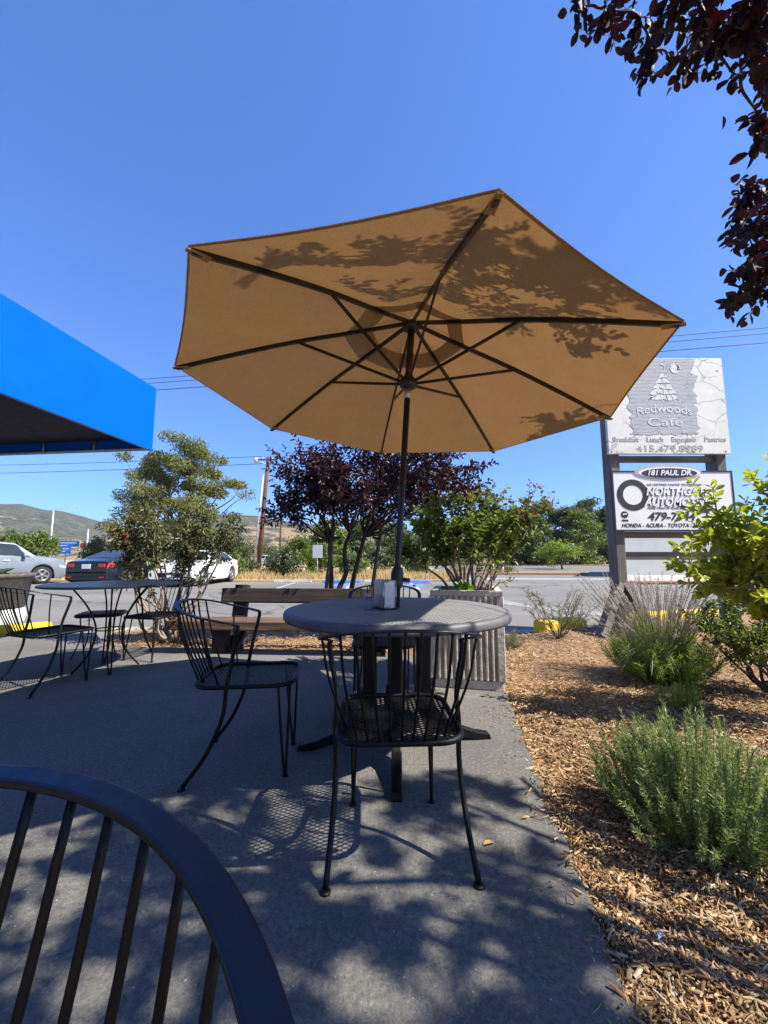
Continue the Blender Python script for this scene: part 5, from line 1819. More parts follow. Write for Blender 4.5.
# ================================================================== CARS
def make_car(label, paint, kind='sedan', group='cars parked across the lot', detail=True):
    root = thing('parked_car', label, 'car', group=group)
    if kind == 'sedan':
        L, W, rw = 4.7, 1.82, 0.335
        top = [(-2.35, .80), (-2.31, .99), (-1.75, 1.08), (-1.62, 1.09), (-0.80, 1.39), (-.3, 1.445), (.15, 1.44), (.45, 1.40), (1.22, 1.01), (1.9, .90), (2.2, .78), (2.35, .60)]
        belt = [(-2.35, .78), (-2.3, .93), (-1.7, 1.0), (0, .93), (1.25, .90), (2.35, .58)]
        wind, rear, side = (0.50, 1.20), (-1.58, -0.86), (-1.42, 0.98)
        wx = (-1.38, 1.42)
    else:
        L, W, rw = 4.75, 1.88, 0.37
        top = [(-2.37, 1.0), (-2.33, 1.3), (-2.12, 1.70), (-1.7, 1.79), (-.3, 1.80), (.50, 1.74), (1.18, 1.21), (1.95, 1.13), (2.25, 1.0), (2.37, .72)]
        belt = [(-2.37, .98), (-2.3, 1.16), (0, 1.13), (1.1, 1.08), (2.37, .70)]
        wind, rear, side = (0.55, 1.16), (-2.31, -2.14), (-2.05, 0.98)
        wx = (-1.40, 1.42)
    tx, tz = zip(*top); bx, bz = zip(*belt)

    def prof(x):
        zt = float(np.interp(x, tx, tz))
        zb = min(float(np.interp(x, bx, bz)), zt - 0.03)
        e = abs(x) / (L / 2)
        w = W / 2 * (1 - 0.13 * e ** 7)
        z0 = 0.21 + (0.10 * max(0, e - 0.86) / 0.14)
        for c in wx:
            ra = rw + 0.055
            if abs(x - c) < ra:
                z0 = max(z0, rw + math.sqrt(ra * ra - (x - c) ** 2))
        cab = max(0, zt - zb - 0.06)
        wr = w * 0.985 - 0.36 * cab
        zm = max(0.60, z0 + 0.06)
        zb = max(zb, zm + 0.04)
        return [(w * .94, z0), (w, max(z0 + 0.05, 0.34)), (w * 1.0, zm), (w * .985, zb), (wr, max(zb + .01, zt - .06)), (wr - .13, max(zb + .015, zt - .012)), (0.0, zt)]

    def S(x, s, sgn):
        p = prof(x)
        i = min(int(s), 5); f = s - i
        y = p[i][0] * (1 - f) + p[i + 1][0] * f
        z = p[i][1] * (1 - f) + p[i + 1][1] * f
        return Vector((x, sgn * y, z))
    xs_ = sorted(set([round(-L / 2 + L * i / 94, 3) for i in range(95)] + [c + sg * (rw + 0.0549) for c in wx for sg in (-1, 1)]))
    mb = MB()
    ring = 13
    vs = []
    for x in xs_:
        p = prof(x)
        vs += [(x, y, z) for y, z in p] + [(x, -y, z) for y, z in p[:-1][::-1]]
    fs = []
    for i in range(len(xs_) - 1):
        for j in range(ring - 1):
            fs.append((i * ring + j, (i + 1) * ring + j, (i + 1) * ring + j + 1, i * ring + j + 1))
    fs.append(tuple(range(ring))); fs.append(tuple((len(xs_) - 1) * ring + j for j in range(ring - 1, -1, -1)))
    mb.add(vs, fs, 0, True)
    body = mb.build('body', paint, root)
    body.data.set_sharp_from_angle(angle=R(35)) if hasattr(body.data, 'set_sharp_from_angle') else None
    mb = MB(); mb.box((0, 0, 0.42), (L - 0.3, W - 0.5, 0.42)); mb.box((0, 0, 0.27), (1.9, W - 0.12, 0.12)); mb.build('underbody', 'under', root)

    def patch(name, x0, x1, s0, s1, sgn, mat, nx=10, ns=3, off=0.006, slant=(0, 0)):
        vs = []
        for i in range(nx + 1):
            for j in range(ns + 1):
                s = s0 + (s1 - s0) * j / ns
                fx = i / nx
                x = (x0 + slant[0] * j / ns) * (1 - fx) + (x1 + slant[1] * j / ns) * fx
                p = S(x, s, sgn)
                ex = S(x + .02, s, sgn) - S(x - .02, s, sgn); es = S(x, min(5.99, s + .05), sgn) - S(x, max(0, s - .05), sgn)
                nn = ex.cross(es) * -sgn
                nn = nn.normalized() if nn.length > 1e-9 else Vector((0, sgn, 0))
                if nn.y * sgn + nn.z < 0: nn = -nn
                vs.append(p + nn * off)
        fs = [(i * (ns + 1) + j, (i + 1) * (ns + 1) + j, (i + 1) * (ns + 1) + j + 1, i * (ns + 1) + j + 1) for i in range(nx) for j in range(ns)]
        m_ = MB(); m_.add(vs, fs, 0, True)
        return m_.build(name, mat, root)
    for sg in (-1, 1):
        m0 = -0.28 if kind == 'sedan' else -0.45
        patch('side_window', side[0], m0 - 0.03, 3.14, 3.95, sg, 'glass_dark', slant=(0.42 if kind == 'sedan' else 0.12, 0))
        patch('side_window', m0 + 0.03, side[1], 3.14, 3.95, sg, 'glass_dark', slant=(0, -0.42))
        if kind == 'sedan':
            patch('tail_light', -2.33, -2.06, 2.50, 2.98, sg, 'lens_red', 5, 2, 0.008)
        patch('headlight', 2.02, 2.33, 2.45, 3.0, sg, 'lens_clear', 5, 2, 0.008)
        if detail:
            mb = MB(); mb.box((0.86 if kind == 'sedan' else .75, sg * (W / 2 + 0.07), 1.0 if kind == 'sedan' else 1.2), (0.12, 0.2, 0.13)); mb.build('mirror', paint, root, bevel=0.03)
            for hx in ((-0.55, 0.35) if kind == 'sedan' else (-0.75, 0.2)):
                mb = MB(); mb.box((hx, sg * (W / 2 + 0.006), 0.86 if kind == 'sedan' else 1.0), (0.2, 0.03, 0.03)); mb.build('door_handle', 'chrome_trim', root, bevel=0.008)
    for (a, b, nm) in ((wind[0], wind[1], 'windshield'), (rear[0], rear[1], 'rear_window')):
        vs, fs = [], []
        nx, ny = 8, 8
        for i in range(nx + 1):
            x = a + (b - a) * i / nx
            p = prof(x)
            yw = p[5][0] + 0.06
            dz = prof(x + .02)[6][1] - prof(x - .02)[6][1]
            nn = Vector((-dz, 0, 0.04)).normalized()
            for j in range(ny + 1):
                f = j / ny * 2 - 1
                z = p[6][1] + (p[5][1] - p[6][1]) * abs(f)
                vs.append(Vector((x, yw * f, z)) + nn * 0.010)
        fs = [(i * (ny + 1) + j, (i + 1) * (ny + 1) + j, (i + 1) * (ny + 1) + j + 1, i * (ny + 1) + j + 1) for i in range(nx) for j in range(ny)]
        m_ = MB(); m_.add(vs, fs, 0, True); m_.build(nm, 'glass_dark', root)
    xr, xf = -L / 2, L / 2
    for sg in (-1, 1):
        mb = MB(); mb.box((xr - 0.004, sg * 0.60, 0.83 if kind == 'sedan' else 0.95), (0.05, 0.25, 0.12)); mb.build('tail_light', 'lens_red', root, bevel=0.015)
        mb = MB(); mb.box((xr - 0.004, sg * 0.62, 0.42), (0.04, 0.16, 0.05)); mb.build('reflector', 'lens_red', root)
    mb = MB(); mb.box((xr - 0.008, 0, 0.80 if kind == 'sedan' else 0.9), (0.03, 0.32, 0.16)); mb.build('licence_plate', 'plate', root)
    mb = MB(); mb.box((xr - 0.01, 0, 0.58), (0.06, W - 0.36, 0.05)); mb.build('rear_bumper_trim', 'under', root)
    mb = MB(); mb.box((xf - 0.01, 0, 0.46), (0.05, 1.0, 0.16)); mb.build('grille', 'under', root)
    mb = MB(); mb.box((xf + 0.014, 0, 0.42), (0.012, 0.3, 0.1)); mb.build('licence_plate', 'plate', root)
    for x in wx:
        for sg in (-1, 1):
            y = sg * (W / 2 - 0.115)
            wroot = MB()
            wroot.lathe([(rw * 0.62, -0.095), (rw * 0.93, -0.105), (rw, -0.075), (rw, 0.075), (rw * 0.93, 0.105), (rw * 0.62, 0.095)], (x, y, rw), 26, axis='y')
            wo = wroot.build('tyre', 'tyre', root)
            mb = MB()
            mb.lathe([(rw * 0.60, 0.0), (rw * 0.66, sg * 0.103), (rw * 0.62, sg * 0.110), (rw * 0.57, sg * 0.09), (rw * 0.55, sg * 0.05), (0.0, sg * 0.05)], (x, y, rw), 26, axis='y')
            for q in range(5):
                a = 2 * PI * q / 5 + 0.3
                rm = Matrix.Rotation(a, 3, 'Y')
                mb.box(Vector((x, y + sg * 0.095, rw)) + rm @ Vector((rw * 0.31, 0, 0)), (rw * 0.6, 0.03, 0.06), rm)
            mb.lathe([(0.05, sg * 0.06), (0.055, sg * 0.115), (0.0, sg * 0.117)], (x, y, rw), 12, axis='y')
            mb.build('rim', 'rim', wo)
    if kind == 'suv':
        for sg in (-1, 1):
            mb = MB(); mb.tube([(-1.9, sg * 0.62, 1.80), (-1.75, sg * 0.62, 1.87), (0.0, sg * 0.62, 1.86), (0.15, sg * 0.62, 1.79)], 0.02, 6); mb.build('roof_rail', 'under', root)
    return root


def car_at(root, u, v, heading):
    p = gd(u, v, -0.098)
    root.location = (p.x, p.y, -0.098)
    root.rotation_euler = (0, 0, R(heading))
    return p


nav = make_car('dark navy sedan seen from behind with red tail lights, beyond the thin-legged table', 'car_navy')
nav.location = (-10.35, 16.7, -0.098); nav.rotation_euler = (0, 0, R(84))
wht = make_car('white sedan parked facing the patio, half hidden by the myrtle', 'car_white')
wht.location = (-8.0, 17.5, -0.098); wht.rotation_euler = (0, 0, R(-91))
suv = make_car('silver SUV at the left picture edge seen from its right side', 'car_silver', 'suv')
suv.location = (-16.1, 16.5, -0.098); suv.rotation_euler = (0, 0, R(60))


def recolour(o, paint):
    for chd in [x for x in COL.objects if x.parent == o]:
        if chd.name.split('.')[0] in ('body', 'mirror'):
            chd.data = chd.data.copy(); chd.data.materials[0] = M[paint]


for src, paint, u, Y, h, lab in ((wht, 'car_white', 266, 56, 170, 'tiny far white car just right of the utility pole'),
                                 (nav, 'car_navy', 276, 58, 90, 'tiny far dark car right of the far white car by the utility pole'),
                                 (suv, 'car_white', 345, 54, 100, 'tiny far white van between the stems of the purple plum'),
                                 (nav, 'car_silver', 327, 57, 20, 'tiny far pale blue car left of the purple plum stems')):
    c = copy_tree(src)
    p = at(u, 563, Y)
    c.location = (p.x, Y, -0.03); c.rotation_euler = (0, 0, R(h)); c['label'] = lab; c['group'] = 'cars far beyond the verge'
    if paint == 'car_silver':
        recolour(c, paint)
    if src is suv:
        recolour(c, 'car_white')

# ================================================================== ROADSIDE SIGN
sr = thing('roadside_sign', 'tall timber-framed roadside sign with a peeling upper board over a garage board', 'sign', (3.2, 5.6, -0.03))
for x in (0.105, 1.63):
    mb = MB(); mb.box((x, 0.11, 1.95), (0.13, 0.22, 3.9)); mb.build('post', 'post_wood', sr, bevel=0.008)
for z, h in ((2.455, 0.085), (1.355, 0.085), (1.06, 0.11)):
    mb = MB(); mb.box((0.8675, 0.09 if z != 2.455 else 0.10, z), (1.392, 0.09, h)); mb.build('cross_rail', 'rail_wood', sr, bevel=0.006)
for (a, b) in (((0.07, 0.05, 0.66), (-0.40, -0.28, 0.0)), ((0.14, 0.05, 0.66), (0.30, -0.35, 0.0)), ((1.66, 0.05, 0.66), (1.95, -0.3, 0.0))):
    mb = MB(); mb.bar([a, b], 0.15, 0.09, lambda i: (0.0, 1, 0.0)); mb.build('brace', 'rail_wood', sr, bevel=0.006)
# upper board
PX0, PW, PZ1, PH = -0.005, 1.73, 3.93, 1.43
mb = MB(); mb.box((PX0 + PW / 2, -0.028, PZ1 - PH / 2), (PW, 0.05, PH))
b1 = mb.build('upper_board', 'peel_cream', sr, bevel=0.004)


def pa(fx, fz, y=-0.056):
    return Vector((PX0 + PW * fx, y, PZ1 - PH * fz))


def flat(name, pts, mat, parent, y0, t, fn):
    m_ = MB()
    m_.prism(pts, 0, t, lambda a, b, d: fn(a, b, y0 - d))
    return m_.build(name, mat, parent)


def ragged(x0, z0, x1, z1, n=26, amp=0.012):
    out = []
    for i in range(n): out.append((x0 + (x1 - x0) * i / n, z0))
    for i in range(n): out.append((x1 + amp * rng.normal() + 0.007 * math.sin(i * 1.1), z0 + (z1 - z0) * i / n))
    for i in range(n): out.append((x1 + (x0 - x1) * i / n, z1 + amp * 0.6 * rng.normal()))
    for i in range(n): out.append((x0 + amp * rng.normal() + 0.007 * math.sin(i * 0.9 + 2), z1 + (z0 - z1) * i / n))
    return out


flat('painted_panel', ragged(0.20, 0.006, 0.755, 0.80), 'peel_grey', b1, -0.0535, 0.003, pa)
# tree of broken white flakes
for r_ in range(5):
    z0, z1 = 0.165 + 0.057 * r_, 0.165 + 0.057 * (r_ + 1) - 0.007
    hw0, hw1 = 0.012 + 0.022 * r_, 0.02 + 0.024 * (r_ + 1)
    nq = r_ + 1
    for q in range(nq):
        f0, f1 = q / nq * 2 - 1, (q + 1) / nq * 2 - 1
        j = lambda: 0.006 * rng.normal()
        poly = [(0.483 + hw0 * f0 + 0.004 + j(), z0 + j()), (0.483 + hw0 * f1 - 0.004 + j(), z0 + j()), (0.483 + hw1 * f1 - 0.004 + j(), z1 + j()), (0.483 + hw1 * (f0 + f1) / 2 + j(), z1 - 0.006 + j()), (0.483 + hw1 * f0 + 0.004 + j(), z1 + j())]
        flat('tree_emblem', poly, 'peel_white', b1, -0.0568, 0.003, pa)
mc = (0.60, 0.113)
mr = [(mc[0] + 0.043 * math.cos(2 * PI * i / 22) * (1 + 0.06 * rng.normal()), mc[1] + 0.052 * math.sin(2 * PI * i / 22) * (1 + 0.06 * rng.normal())) for i in range(22)]
flat('moon_emblem', [p for p in mr if p[0] < 0.602 or p[1] > 0.14], 'peel_white', b1, -0.0568, 0.003, pa)
flat('moon_emblem', [p for p in mr if p[0] > 0.608 and p[1] < 0.135] + [(0.612, 0.135)], 'peel_white', b1, -0.0568, 0.003, pa)
cr = [(0.485 + 0.03 * math.cos(a), 0.11 + 0.045 * math.sin(a)) for a in np.linspace(-1.9, 1.9, 10)] + [(0.492 + 0.018 * math.cos(a), 0.11 + 0.034 * math.sin(a)) for a in np.linspace(1.6, -1.6, 10)]
flat('moon_emblem', cr, 'peel_white', b1, -0.0568, 0.003, pa)
t = text_mesh('lettering', 'Redwoods', 0.17, 'peel_white', b1, tuple(pa(0.48, 0.61, -0.057)), depth=0.003, bold=0.0, width=PW * 0.455, align='CENTER')
for v_ in t.data.vertices:
    v_.co.y += 0.055 * (1 - (v_.co.x / (PW * 0.23)) ** 2)
text_mesh('lettering', 'Cafe', 0.17, 'peel_white', b1, tuple(pa(0.48, 0.715, -0.057)), depth=0.003, bold=0.0, width=PW * 0.29, align='CENTER')
text_mesh('lettering', 'Breakfast    Lunch    Espresso    Pastries', 0.10, 'peel_letter', b1, tuple(pa(0.505, 0.875, -0.055)), depth=0.002, bold=0.001, width=PW * 0.93, align='CENTER')
text_mesh('lettering', '415.479.8989', 0.13, 'peel_letter', b1, tuple(pa(0.505, 0.975, -0.055)), depth=0.002, bold=0.0015, width=PW * 0.55, align='CENTER')
for fx, fz in ((0.03, 0.97), (0.965, 0.97), (0.96, 0.13)):
    mb = MB(); q = pa(fx, fz, -0.056); mb.lathe([(0.0, -0.004), (0.012, -0.003), (0.012, 0.003), (0.0, 0.004)], tuple(q), 8, axis='y'); mb.build('bolt', 'peel_letter', b1)
# lower board
QX0, QW, QZ1, QH = 0.035, 1.665, 2.235, 0.815
mb = MB(); mb.box((QX0 + QW / 2, -0.024, QZ1 - QH / 2), (QW, 0.04, QH))
b2 = mb.build('garage_board', 'sign_white', sr, bevel=0.003)
mb = MB()
for (cx, cz, wx_, wz_) in ((QX0 + QW / 2, QZ1 + 0.011, QW + 0.04, 0.02), (QX0 + QW / 2, QZ1 - QH - 0.011, QW + 0.04, 0.02), (QX0 - 0.0105, QZ1 - QH / 2, 0.018, QH), (QX0 + QW + 0.0105, QZ1 - QH / 2, 0.018, QH)):
    mb.box((cx, -0.026, cz), (wx_, 0.05, wz_))
mb.build('board_frame', 'sign_black', b2)


def qa(fx, fz, y=-0.05):
    return Vector((QX0 + QW * fx, y, QZ1 - QH * fz))


def oval(cx, cz, rx, rz, n=40, a0=0, a1=2 * PI):
    return [(cx + rx * math.cos(a0 + (a1 - a0) * i / n), cz + rz * math.sin(a0 + (a1 - a0) * i / n)) for i in range(n)]


flat('address_plate', oval(0.465, -0.005, 0.285, 0.135), 'sign_grey', b2, -0.0465, 0.006, qa)
flat('address_plate', oval(0.475, 0.012, 0.262, 0.105), 'sign_white', b2, -0.053, 0.002, qa)
flat('address_plate', oval(0.475, 0.020, 0.236, 0.088), 'sign_black', b2, -0.0555, 0.002, qa)
text_mesh('lettering', '181 PAUL DR.', 0.105, 'sign_white', b2, tuple(qa(0.475, 0.056, -0.0605)), depth=0.0015, shear=0.25, bold=0.003, width=QW * 0.375, align='CENTER')


def ringplate(cx, cz, ro, ri, n=40):
    vs, fs = [], []
    for i in range(n):
        a = 2 * PI * i / n
        for r_, y in ((ro, -0.0455), (ri, -0.0455), (ro, -0.0475), (ri, -0.0475)):
            vs.append((QX0 + QW * cx + r_ * math.cos(a), y, QZ1 - QH * cz + r_ * math.sin(a)))
    for i in range(n):
        a, b = i * 4, ((i + 1) % n) * 4
        fs += [(a + 2, b + 2, b + 3, a + 3), (a, a + 2, b + 2, b), (a + 1, b + 1, b + 3, a + 3)]
    m_ = MB(); m_.add(vs, fs); return m_


ringplate(0.157, 0.40, 0.222, 0.140).build('ring_logo', 'sign_black', b2)
sw = [(0.52, 0.56), (0.60, 0.60), (0.72, 0.62), (0.82, 0.58), (0.82, 0.66), (0.76, 0.71), (0.66, 0.70), (0.57, 0.65)]
flat('ring_logo', sw, 'sign_black', b2, -0.0455, 0.002, qa)
for txt, fz, h_, w_, x_, in (('NORTHGATE', 0.405, 0.155, 0.545, 0.262), ('AUTOMOTIVE', 0.585, 0.155, 0.56, 0.245)):
    text_mesh('lettering', txt, h_, 'sign_black', b2, tuple(qa(x_ - 0.004, fz + 0.004, -0.0485)), depth=0.001, shear=0.22, bold=0.007, width=QW * (w_ + 0.010))
    text_mesh('lettering', txt, h_, 'sign_white', b2, tuple(qa(x_ + 0.004, fz, -0.0512)), depth=0.001, shear=0.22, bold=0.0045, width=QW * w_)
text_mesh('lettering', 'ASE CERTIFIED MASTER TECHNICIANS', 0.04, 'sign_black', b2, tuple(qa(0.275, 0.235, -0.047)), depth=0.001, shear=0.2, width=QW * 0.47)
text_mesh('lettering', 'MORE THAN 30 YEARS EXPERIENCE', 0.04, 'sign_black', b2, tuple(qa(0.27, 0.645, -0.0472)), depth=0.001, shear=0.2, width=QW * 0.42)
text_mesh('lettering', '479-7544', 0.155, 'sign_black', b2, tuple(qa(0.268, 0.835, -0.047)), depth=0.001, shear=0.22, bold=0.005, width=QW * 0.40)
text_mesh('lettering', 'HONDA - ACURA - TOYOTA - LEXUS - NISSAN', 0.075, 'sign_black', b2, tuple(qa(0.045, 0.955, -0.047)), depth=0.001, shear=0.22, bold=0.0015, width=QW * 0.91)
flat('gear_emblem', [(0.076 + (0.028 + 0.004 * (i % 2)) * math.cos(2 * PI * i / 24), 0.74 + (0.055 + 0.008 * (i % 2)) * math.sin(2 * PI * i / 24)) for i in range(24)], 'sign_black', b2, -0.0455, 0.002, qa)
flat('gear_emblem', [(0.060, 0.725), (0.094, 0.715), (0.094, 0.735), (0.060, 0.748)], 'sign_white', b2, -0.0478, 0.001, qa)
flat('gear_emblem', [(0.050, 0.825), (0.104, 0.825), (0.104, 0.855), (0.050, 0.855)], 'sign_black', b2, -0.0455, 0.002, qa)

# ================================================================== PALE BUILDING BEHIND THE SIGN
bd = thing('pale_building', 'long pale stucco building behind the roadside sign', 'building', (13.85, 23.5, -0.08))
mb = MB(); mb.prism([(0, 0), (24, 0), (30, 8), (5.4, 8)], 0, 2.95, lambda a, b, d: Vector((a, b, d))); mb.build('wall', 'stucco', bd)
mb = MB(); mb.prism([(-0.02, -0.12), (24.1, -0.12), (30.1, 8.1), (5.4, 8.1)], 2.955, 3.04, lambda a, b, d: Vector((a, b, d))); mb.build('roof_coping', 'dark_trim', bd)
for x in (7.1, 10.2, 13.6):
    mb = MB()
    for dx in (-0.72, 0.72): mb.box((x + dx, -0.03, 1.15), (0.08, 0.1, 2.1))
    for z in (0.22, 2.16): mb.box((x, -0.03, z), (1.36, 0.1, 0.08))
    w_ = mb.build('window', 'dark_trim', bd)
    mb = MB(); mb.box((x, -0.012, 1.19), (1.36, 0.03, 1.86)); mb.build('pane', 'glass_dark', w_)
slab('walkway', ccw([(10.2, 17.2), (50, 17.2), (50, 23.6), (13.7, 23.6)]), -0.2, 0.0, 'kerb')
o = kerb_thing([(10.15, 17.1), (16, 17.1), (30, 17.1)], 'faded red kerb in front of the pale building behind the lavender stalks', 'red_paint', 0.15, 0.16)
for u, lab in ((690, 'short grey bollard before the pale building, left one of two'), (709, 'short grey bollard before the pale building, right one of two')):
    b_ = thing('bollard', lab, 'bollard', ((u - 384) / 400 * 20.8, 21.0, 0.0), 0, 'bollards before the pale building')
    mb = MB(); mb.lathe([(0.07, 0), (0.07, 0.30), (0.05, 0.36), (0.0, 0.37)], n=12); mb.build('post', 'galv', b_)
for x, lab in ((4.7 + 0.4, 'left white post of the pair on the far lot island'), (5.55, 'right white post of the pair on the far lot island')):
    b_ = thing('marker_post', lab, 'post', (x * 1.45, 27.2 + 0.3, 0.0), 0, 'white marker posts on the island')
    mb = MB(); mb.lathe([(0.10, 0), (0.10, 0.6), (0.06, 0.68), (0.0, 0.69)], n=10); mb.build('post', 'white_paint', b_)
    mb = MB(); mb.lathe([(0.105, 0.42), (0.105, 0.5)], n=10); mb.build('band', 'sign_blue', b_)

# ================================================================== POLES, WIRES, ROAD SIGNS
def upole(name, label, base, top, r, arms, group='utility poles'):
    o = thing(name, label, 'utility pole', base, 0, group)
    t_ = Vector(top) - Vector(base)
    mb = MB(); mb.tube([(0, 0, 0), t_ * 0.5, t_], [r, r * 0.85, r * 0.7], 10); mb.build('pole', 'pole_wood', o)
    for (f, hl) in arms:
        c = t_ * f
        mb = MB(); mb.box(c + Vector((0, -r - 0.03, 0)), (hl * 2, 0.09, 0.11)); ar = mb.build('crossarm', 'pole_wood', o)
        for sx in (-0.9, -0.45, 0.45, 0.9):
            mb = MB(); mb.lathe([(0.03, 0.055), (0.045, 0.08), (0.03, 0.11), (0.045, 0.13), (0.0, 0.17)], tuple(c + Vector((sx * hl, -r - 0.03, 0))), 8); mb.build('insulator', 'white_paint', ar)
    return o


ub_ = at(258, 572, 30.0); ub_.z = -0.1
ut_ = at(268.5, 457, 30.0)
up = upole('utility_pole', 'brown timber utility pole leaning slightly in the dry grass beyond the bench', ub_, ut_, 0.19, [(0.97, 0.75)])
dvec = ut_ - ub_
mb = MB(); mb.tube([Vector((-0.32, -0.1, 0)) + dvec * 0.03, Vector((-0.28, -0.12, 0)) + dvec * 0.5, Vector((-0.24, -0.1, 0)) + dvec * 0.84], 0.06, 8); mb.build('conduit', 'galv', up)
mb = MB(); mb.tube([dvec * 0.93 + Vector((-0.1, -0.2, 0)), dvec * 0.955 + Vector((-0.75, -0.3, 0.05))], 0.035, 6); mb.lathe([(0.0, -0.1), (0.12, -0.1), (0.14, 0.3), (0.0, 0.34)], tuple(dvec * 0.95 + Vector((-0.85, -0.3, 0))), 10); mb.build('transformer', 'galv', up)
fb_ = at(279.5, 566, 75.0); fb_.z = -0.1
ft_ = at(281.5, 499, 75.0)
upole('utility_pole', 'distant thin utility pole with three crossarms right of the brown one', fb_, ft_, 0.2, [(0.97, 0.9), (0.83, 0.7), (0.68, 0.7)])
Lp, Rp = Vector((-34.0, 23.6, -0.1)), Vector((36.0, 12.2, -0.1))


def wire(label, a, b, sag, r=0.02):
    a, b = Vector(a), Vector(b)
    n = 24
    pts = [a.lerp(b, i / n) - Vector((0, 0, sag * 4 * (i / n) * (1 - i / n))) for i in range(n + 1)]
    o = MB().tube(pts, r, 5).build('overhead_wire', 'wire')
    tag(o, label, 'wire', 'overhead wires')


wl = lambda z, dy=0: Vector((-34.0, 23.6 + dy, z))
wr_ = lambda z, dy=0: Vector((36.0, 12.2 + dy, z))
wire('highest of the three long wires crossing the sky behind the umbrella', wl(10.6), wr_(10.75), 0.35, 0.016)
wire('middle one of the three long wires crossing the sky behind the umbrella', wl(10.4, 0.1), wr_(10.55, 0.1), 0.35, 0.016)
wire('lowest of the three long wires crossing the sky behind the umbrella', wl(10.05, 0.2), wr_(10.2, 0.2), 0.35, 0.018)
ta = ut_ + Vector((-0.4, -0.2, 0.0))
wire('upper wire running left from the top of the brown utility pole past the awning', ta, (-50, 36, 9.3), 0.2, 0.02)
wire('lower wire running left from the brown utility pole past the awning', ut_ + Vector((0, -0.2, -0.55)), (-50, 36, 8.5), 0.2, 0.022)
wire('left of the two wires from the brown utility pole to the distant one', ut_ + Vector((0.25, 0, 0.0)), ft_ + Vector((-0.6, 0, -0.1)), 0.8, 0.02)
wire('right of the two wires from the brown utility pole to the distant one', ut_ + Vector((0.6, 0, 0.0)), ft_ + Vector((0.5, 0, -0.1)), 0.8, 0.02)


def street_light(label, u, vb, vt, Y, arm):
    b = at(u, vb, Y); t_ = at(u, vt, Y)
    o = thing('street_lamp', label, 'street lamp', (b.x, Y, -0.1), 0, 'street lamps along the far road')
    h = t_.z + 0.1
    mb = MB(); mb.tube([(0, 0, 0), (0, 0, h)], [0.14, 0.09], 8); mb.build('pole', 'galv', o)
    if arm:
        mb = MB(); mb.tube(smooth_path([(0, 0, h - 0.05), (arm * 0.5, 0, h + 0.35), (arm, 0, h + 0.4)], 4), 0.05, 6); mb.build('arm', 'galv', o)
        mb = MB(); mb.box((arm + math.copysign(0.25, arm), 0, h + 0.36), (0.6, 0.25, 0.12)); mb.build('lamp_head', 'galv', o, bevel=0.03)


street_light('tall pale street lamp with its arm to the right, in front of the hills', 47.5, 575, 510, 60, 3.2)
street_light('shorter street lamp with its arm to the left above the silver SUV', 16.5, 575, 536, 60, -1.6)
street_light('plain pale lamp pole without an arm behind the dark sedan', 84.5, 575, 529, 62, 0)

Yb_ = 42.0
q0 = at(60, 541, Yb_)
rs = thing('blue_road_sign', 'stepped blue highway sign on a post behind the dark sedan', 'sign', (q0.x, Yb_, -0.1))
px = Yb_ / F * 0.98
zt_ = q0.z + 0.1
mb = MB(); mb.prism([(0, 0), (20 * px, 0), (20 * px, -5.5 * px), (12 * px, -6 * px), (12 * px, -13 * px), (0, -13 * px)], 0, 0.06, lambda a, b, d: Vector((a, -d, zt_ + b))); bl = mb.build('panel', 'sign_blue', rs)
mb = MB()
for i, (x0, x1, z) in enumerate(((1.2, 18, -2), (1.2, 8, -4.6), (1.2, 10, -8), (1.2, 7, -10.5))):
    mb.box(((x0 + x1) / 2 * px, -0.068, zt_ + z * px), ((x1 - x0) * px, 0.01, 0.6 * px))
mb.build('lettering_bar', 'white_paint', bl)
mb = MB(); mb.tube([(6 * px, 0.08, 0), (6 * px, 0.08, zt_ - 0.2)], 0.07, 6); mb.build('post', 'galv', rs)
q0 = at(83, 545.5, 44.0)
rs = thing('red_road_sign', 'small red octagonal road sign beside the stepped blue sign', 'sign', (q0.x, 44.0, -0.1))
mb = MB(); mb.prism([(0.34 * math.cos(PI / 8 + i * PI / 4), 0.34 * math.sin(PI / 8 + i * PI / 4)) for i in range(8)], 0, 0.03, lambda a, b, d: Vector((a, -d, q0.z + 0.1 + b))); mb.build('panel', 'sign_red', rs)
mb = MB(); mb.tube([(0, 0.05, 0), (0, 0.05, q0.z + 0.2)], 0.04, 6); mb.build('post', 'galv', rs)
q0 = at(317.5, 551.5, 22.0)
rs = thing('blank_road_sign', 'blank pale rectangular sign on a thin post in the dry grass', 'sign', (q0.x, 22.0, -0.1))
mb = MB(); mb.box((0, 0, q0.z + 0.1), (0.54, 0.03, 0.70)); mb.build('panel', 'sign_back', rs, bevel=0.01)
mb = MB(); mb.tube([(0, 0.045, 0), (0, 0.045, q0.z + 0.3)], 0.03, 6); mb.build('post', 'galv', rs)
q0 = at(219, 540.5, 30.0)
rs = thing('lime_road_sign', 'small lime-yellow diamond warning sign behind the white sedan', 'sign', (q0.x, 30.0, -0.1))
mb = MB(); mb.prism([(0.32, 0), (0, 0.36), (-0.32, 0), (0, -0.36)], 0, 0.03, lambda a, b, d: Vector((a, -d, q0.z + 0.1 + b))); mb.build('panel', 'sign_lime', rs)
mb = MB(); mb.tube([(0, 0.05, 0), (0, 0.05, q0.z + 0.2)], 0.035, 6); mb.build('post', 'galv', rs)

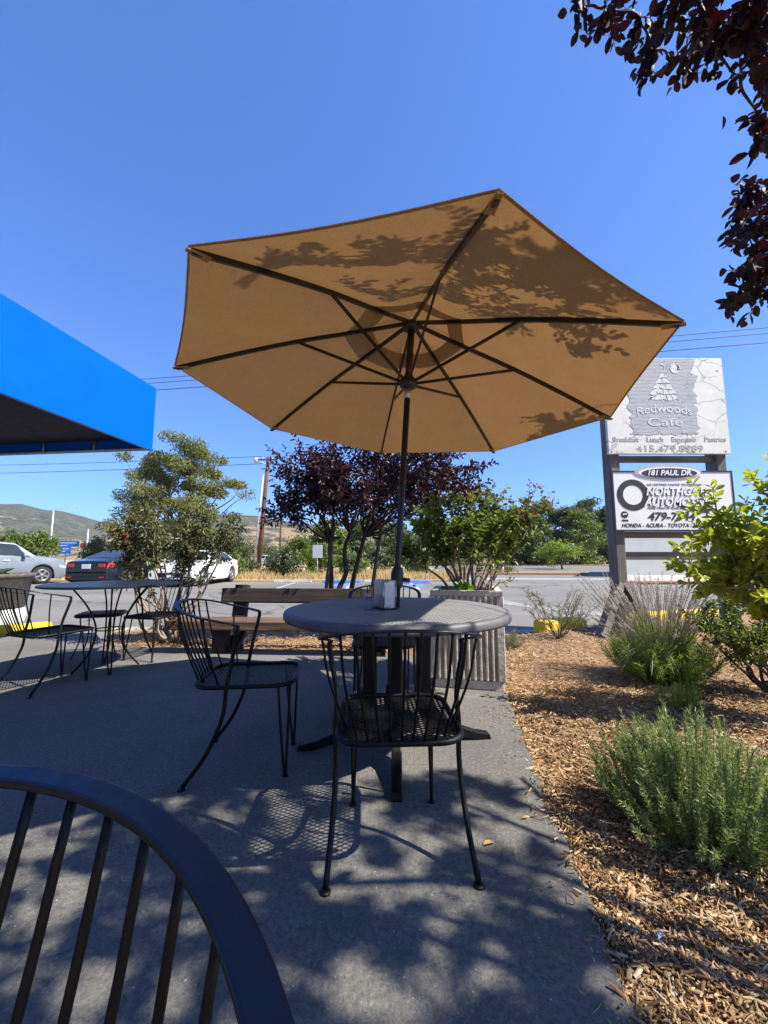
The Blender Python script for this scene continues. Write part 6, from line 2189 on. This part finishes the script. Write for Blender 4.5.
# ================================================================== LIGHT, SKY, CAMERA
w = bpy.data.worlds.new('World'); scene.world = w; w.use_nodes = True
nt = w.node_tree; nt.nodes.clear()
wo = nt.nodes.new('ShaderNodeOutputWorld'); bg = nt.nodes.new('ShaderNodeBackground')
sky = nt.nodes.new('ShaderNodeTexSky')
sky.sky_type = 'NISHITA'; sky.sun_disc = False
sky.sun_elevation = math.asin(SUN.z); sky.sun_rotation = math.atan2(SUN.x, SUN.y)
sky.altitude = 50; sky.air_density = 1.0; sky.dust_density = 0.25; sky.ozone_density = 2.5
gm = nt.nodes.new('ShaderNodeGamma'); gm.inputs['Gamma'].default_value = 0.75
nt.links.new(sky.outputs[0], gm.inputs['Color'])
tint = mixc(nt, 1.0, gm.outputs[0], (0.56, 0.95, 1.74), 'MULTIPLY')
nt.links.new(tint, bg.inputs['Color']); bg.inputs['Strength'].default_value = 0.10
nt.links.new(bg.outputs[0], wo.inputs['Surface'])
sl = bpy.data.lights.new('sun', 'SUN'); sl.energy = 5.0; sl.angle = R(0.53); sl.color = (1.0, 0.93, 0.80)
so = bpy.data.objects.new('sun', sl); COL.objects.link(so)
so.rotation_euler = SUN.to_track_quat('Z', 'Y').to_euler()
so.location = SUN * 30

cam = bpy.data.cameras.new('camera'); co = bpy.data.objects.new('camera', cam); COL.objects.link(co)
cam.sensor_fit = 'HORIZONTAL'; cam.sensor_width = 36.0; cam.lens = F / 768 * 36
cam.clip_start = 0.02; cam.clip_end = 6000
co.location = (0, 0, CZ); co.rotation_euler = (PI / 2 + PIT, 0, 0)
scene.camera = co
vs_ = scene.view_settings
scene.display_settings.display_device = 'sRGB'
vs_.view_transform = 'Standard'; vs_.look = 'None'; vs_.exposure = 1.1; vs_.gamma = 1.0; vs_.use_curve_mapping = False
scene.cycles.max_bounces = 8; scene.cycles.transparent_max_bounces = 8
scene.cycles.use_denoising = True

hz = MB(); hz.box((0, 1200, 80), (5200, 5200, 163))
hzo = hz.build('haze', 'iron')
hzm, hnt, hout = nmat('thin_air_haze')
pv = hnt.nodes.new('ShaderNodeVolumePrincipled')
pv.inputs['Color'].default_value = (0.86, 0.92, 1.0, 1); pv.inputs['Density'].default_value = 0.00014
pv.inputs['Anisotropy'].default_value = 0.2
hnt.links.new(pv.outputs[0], hout.inputs['Volume'])
hzo.data.materials.clear(); hzo.data.materials.append(hzm)
tag(hzo, 'thin pale summer haze over the hills', 'haze', kind='stuff')
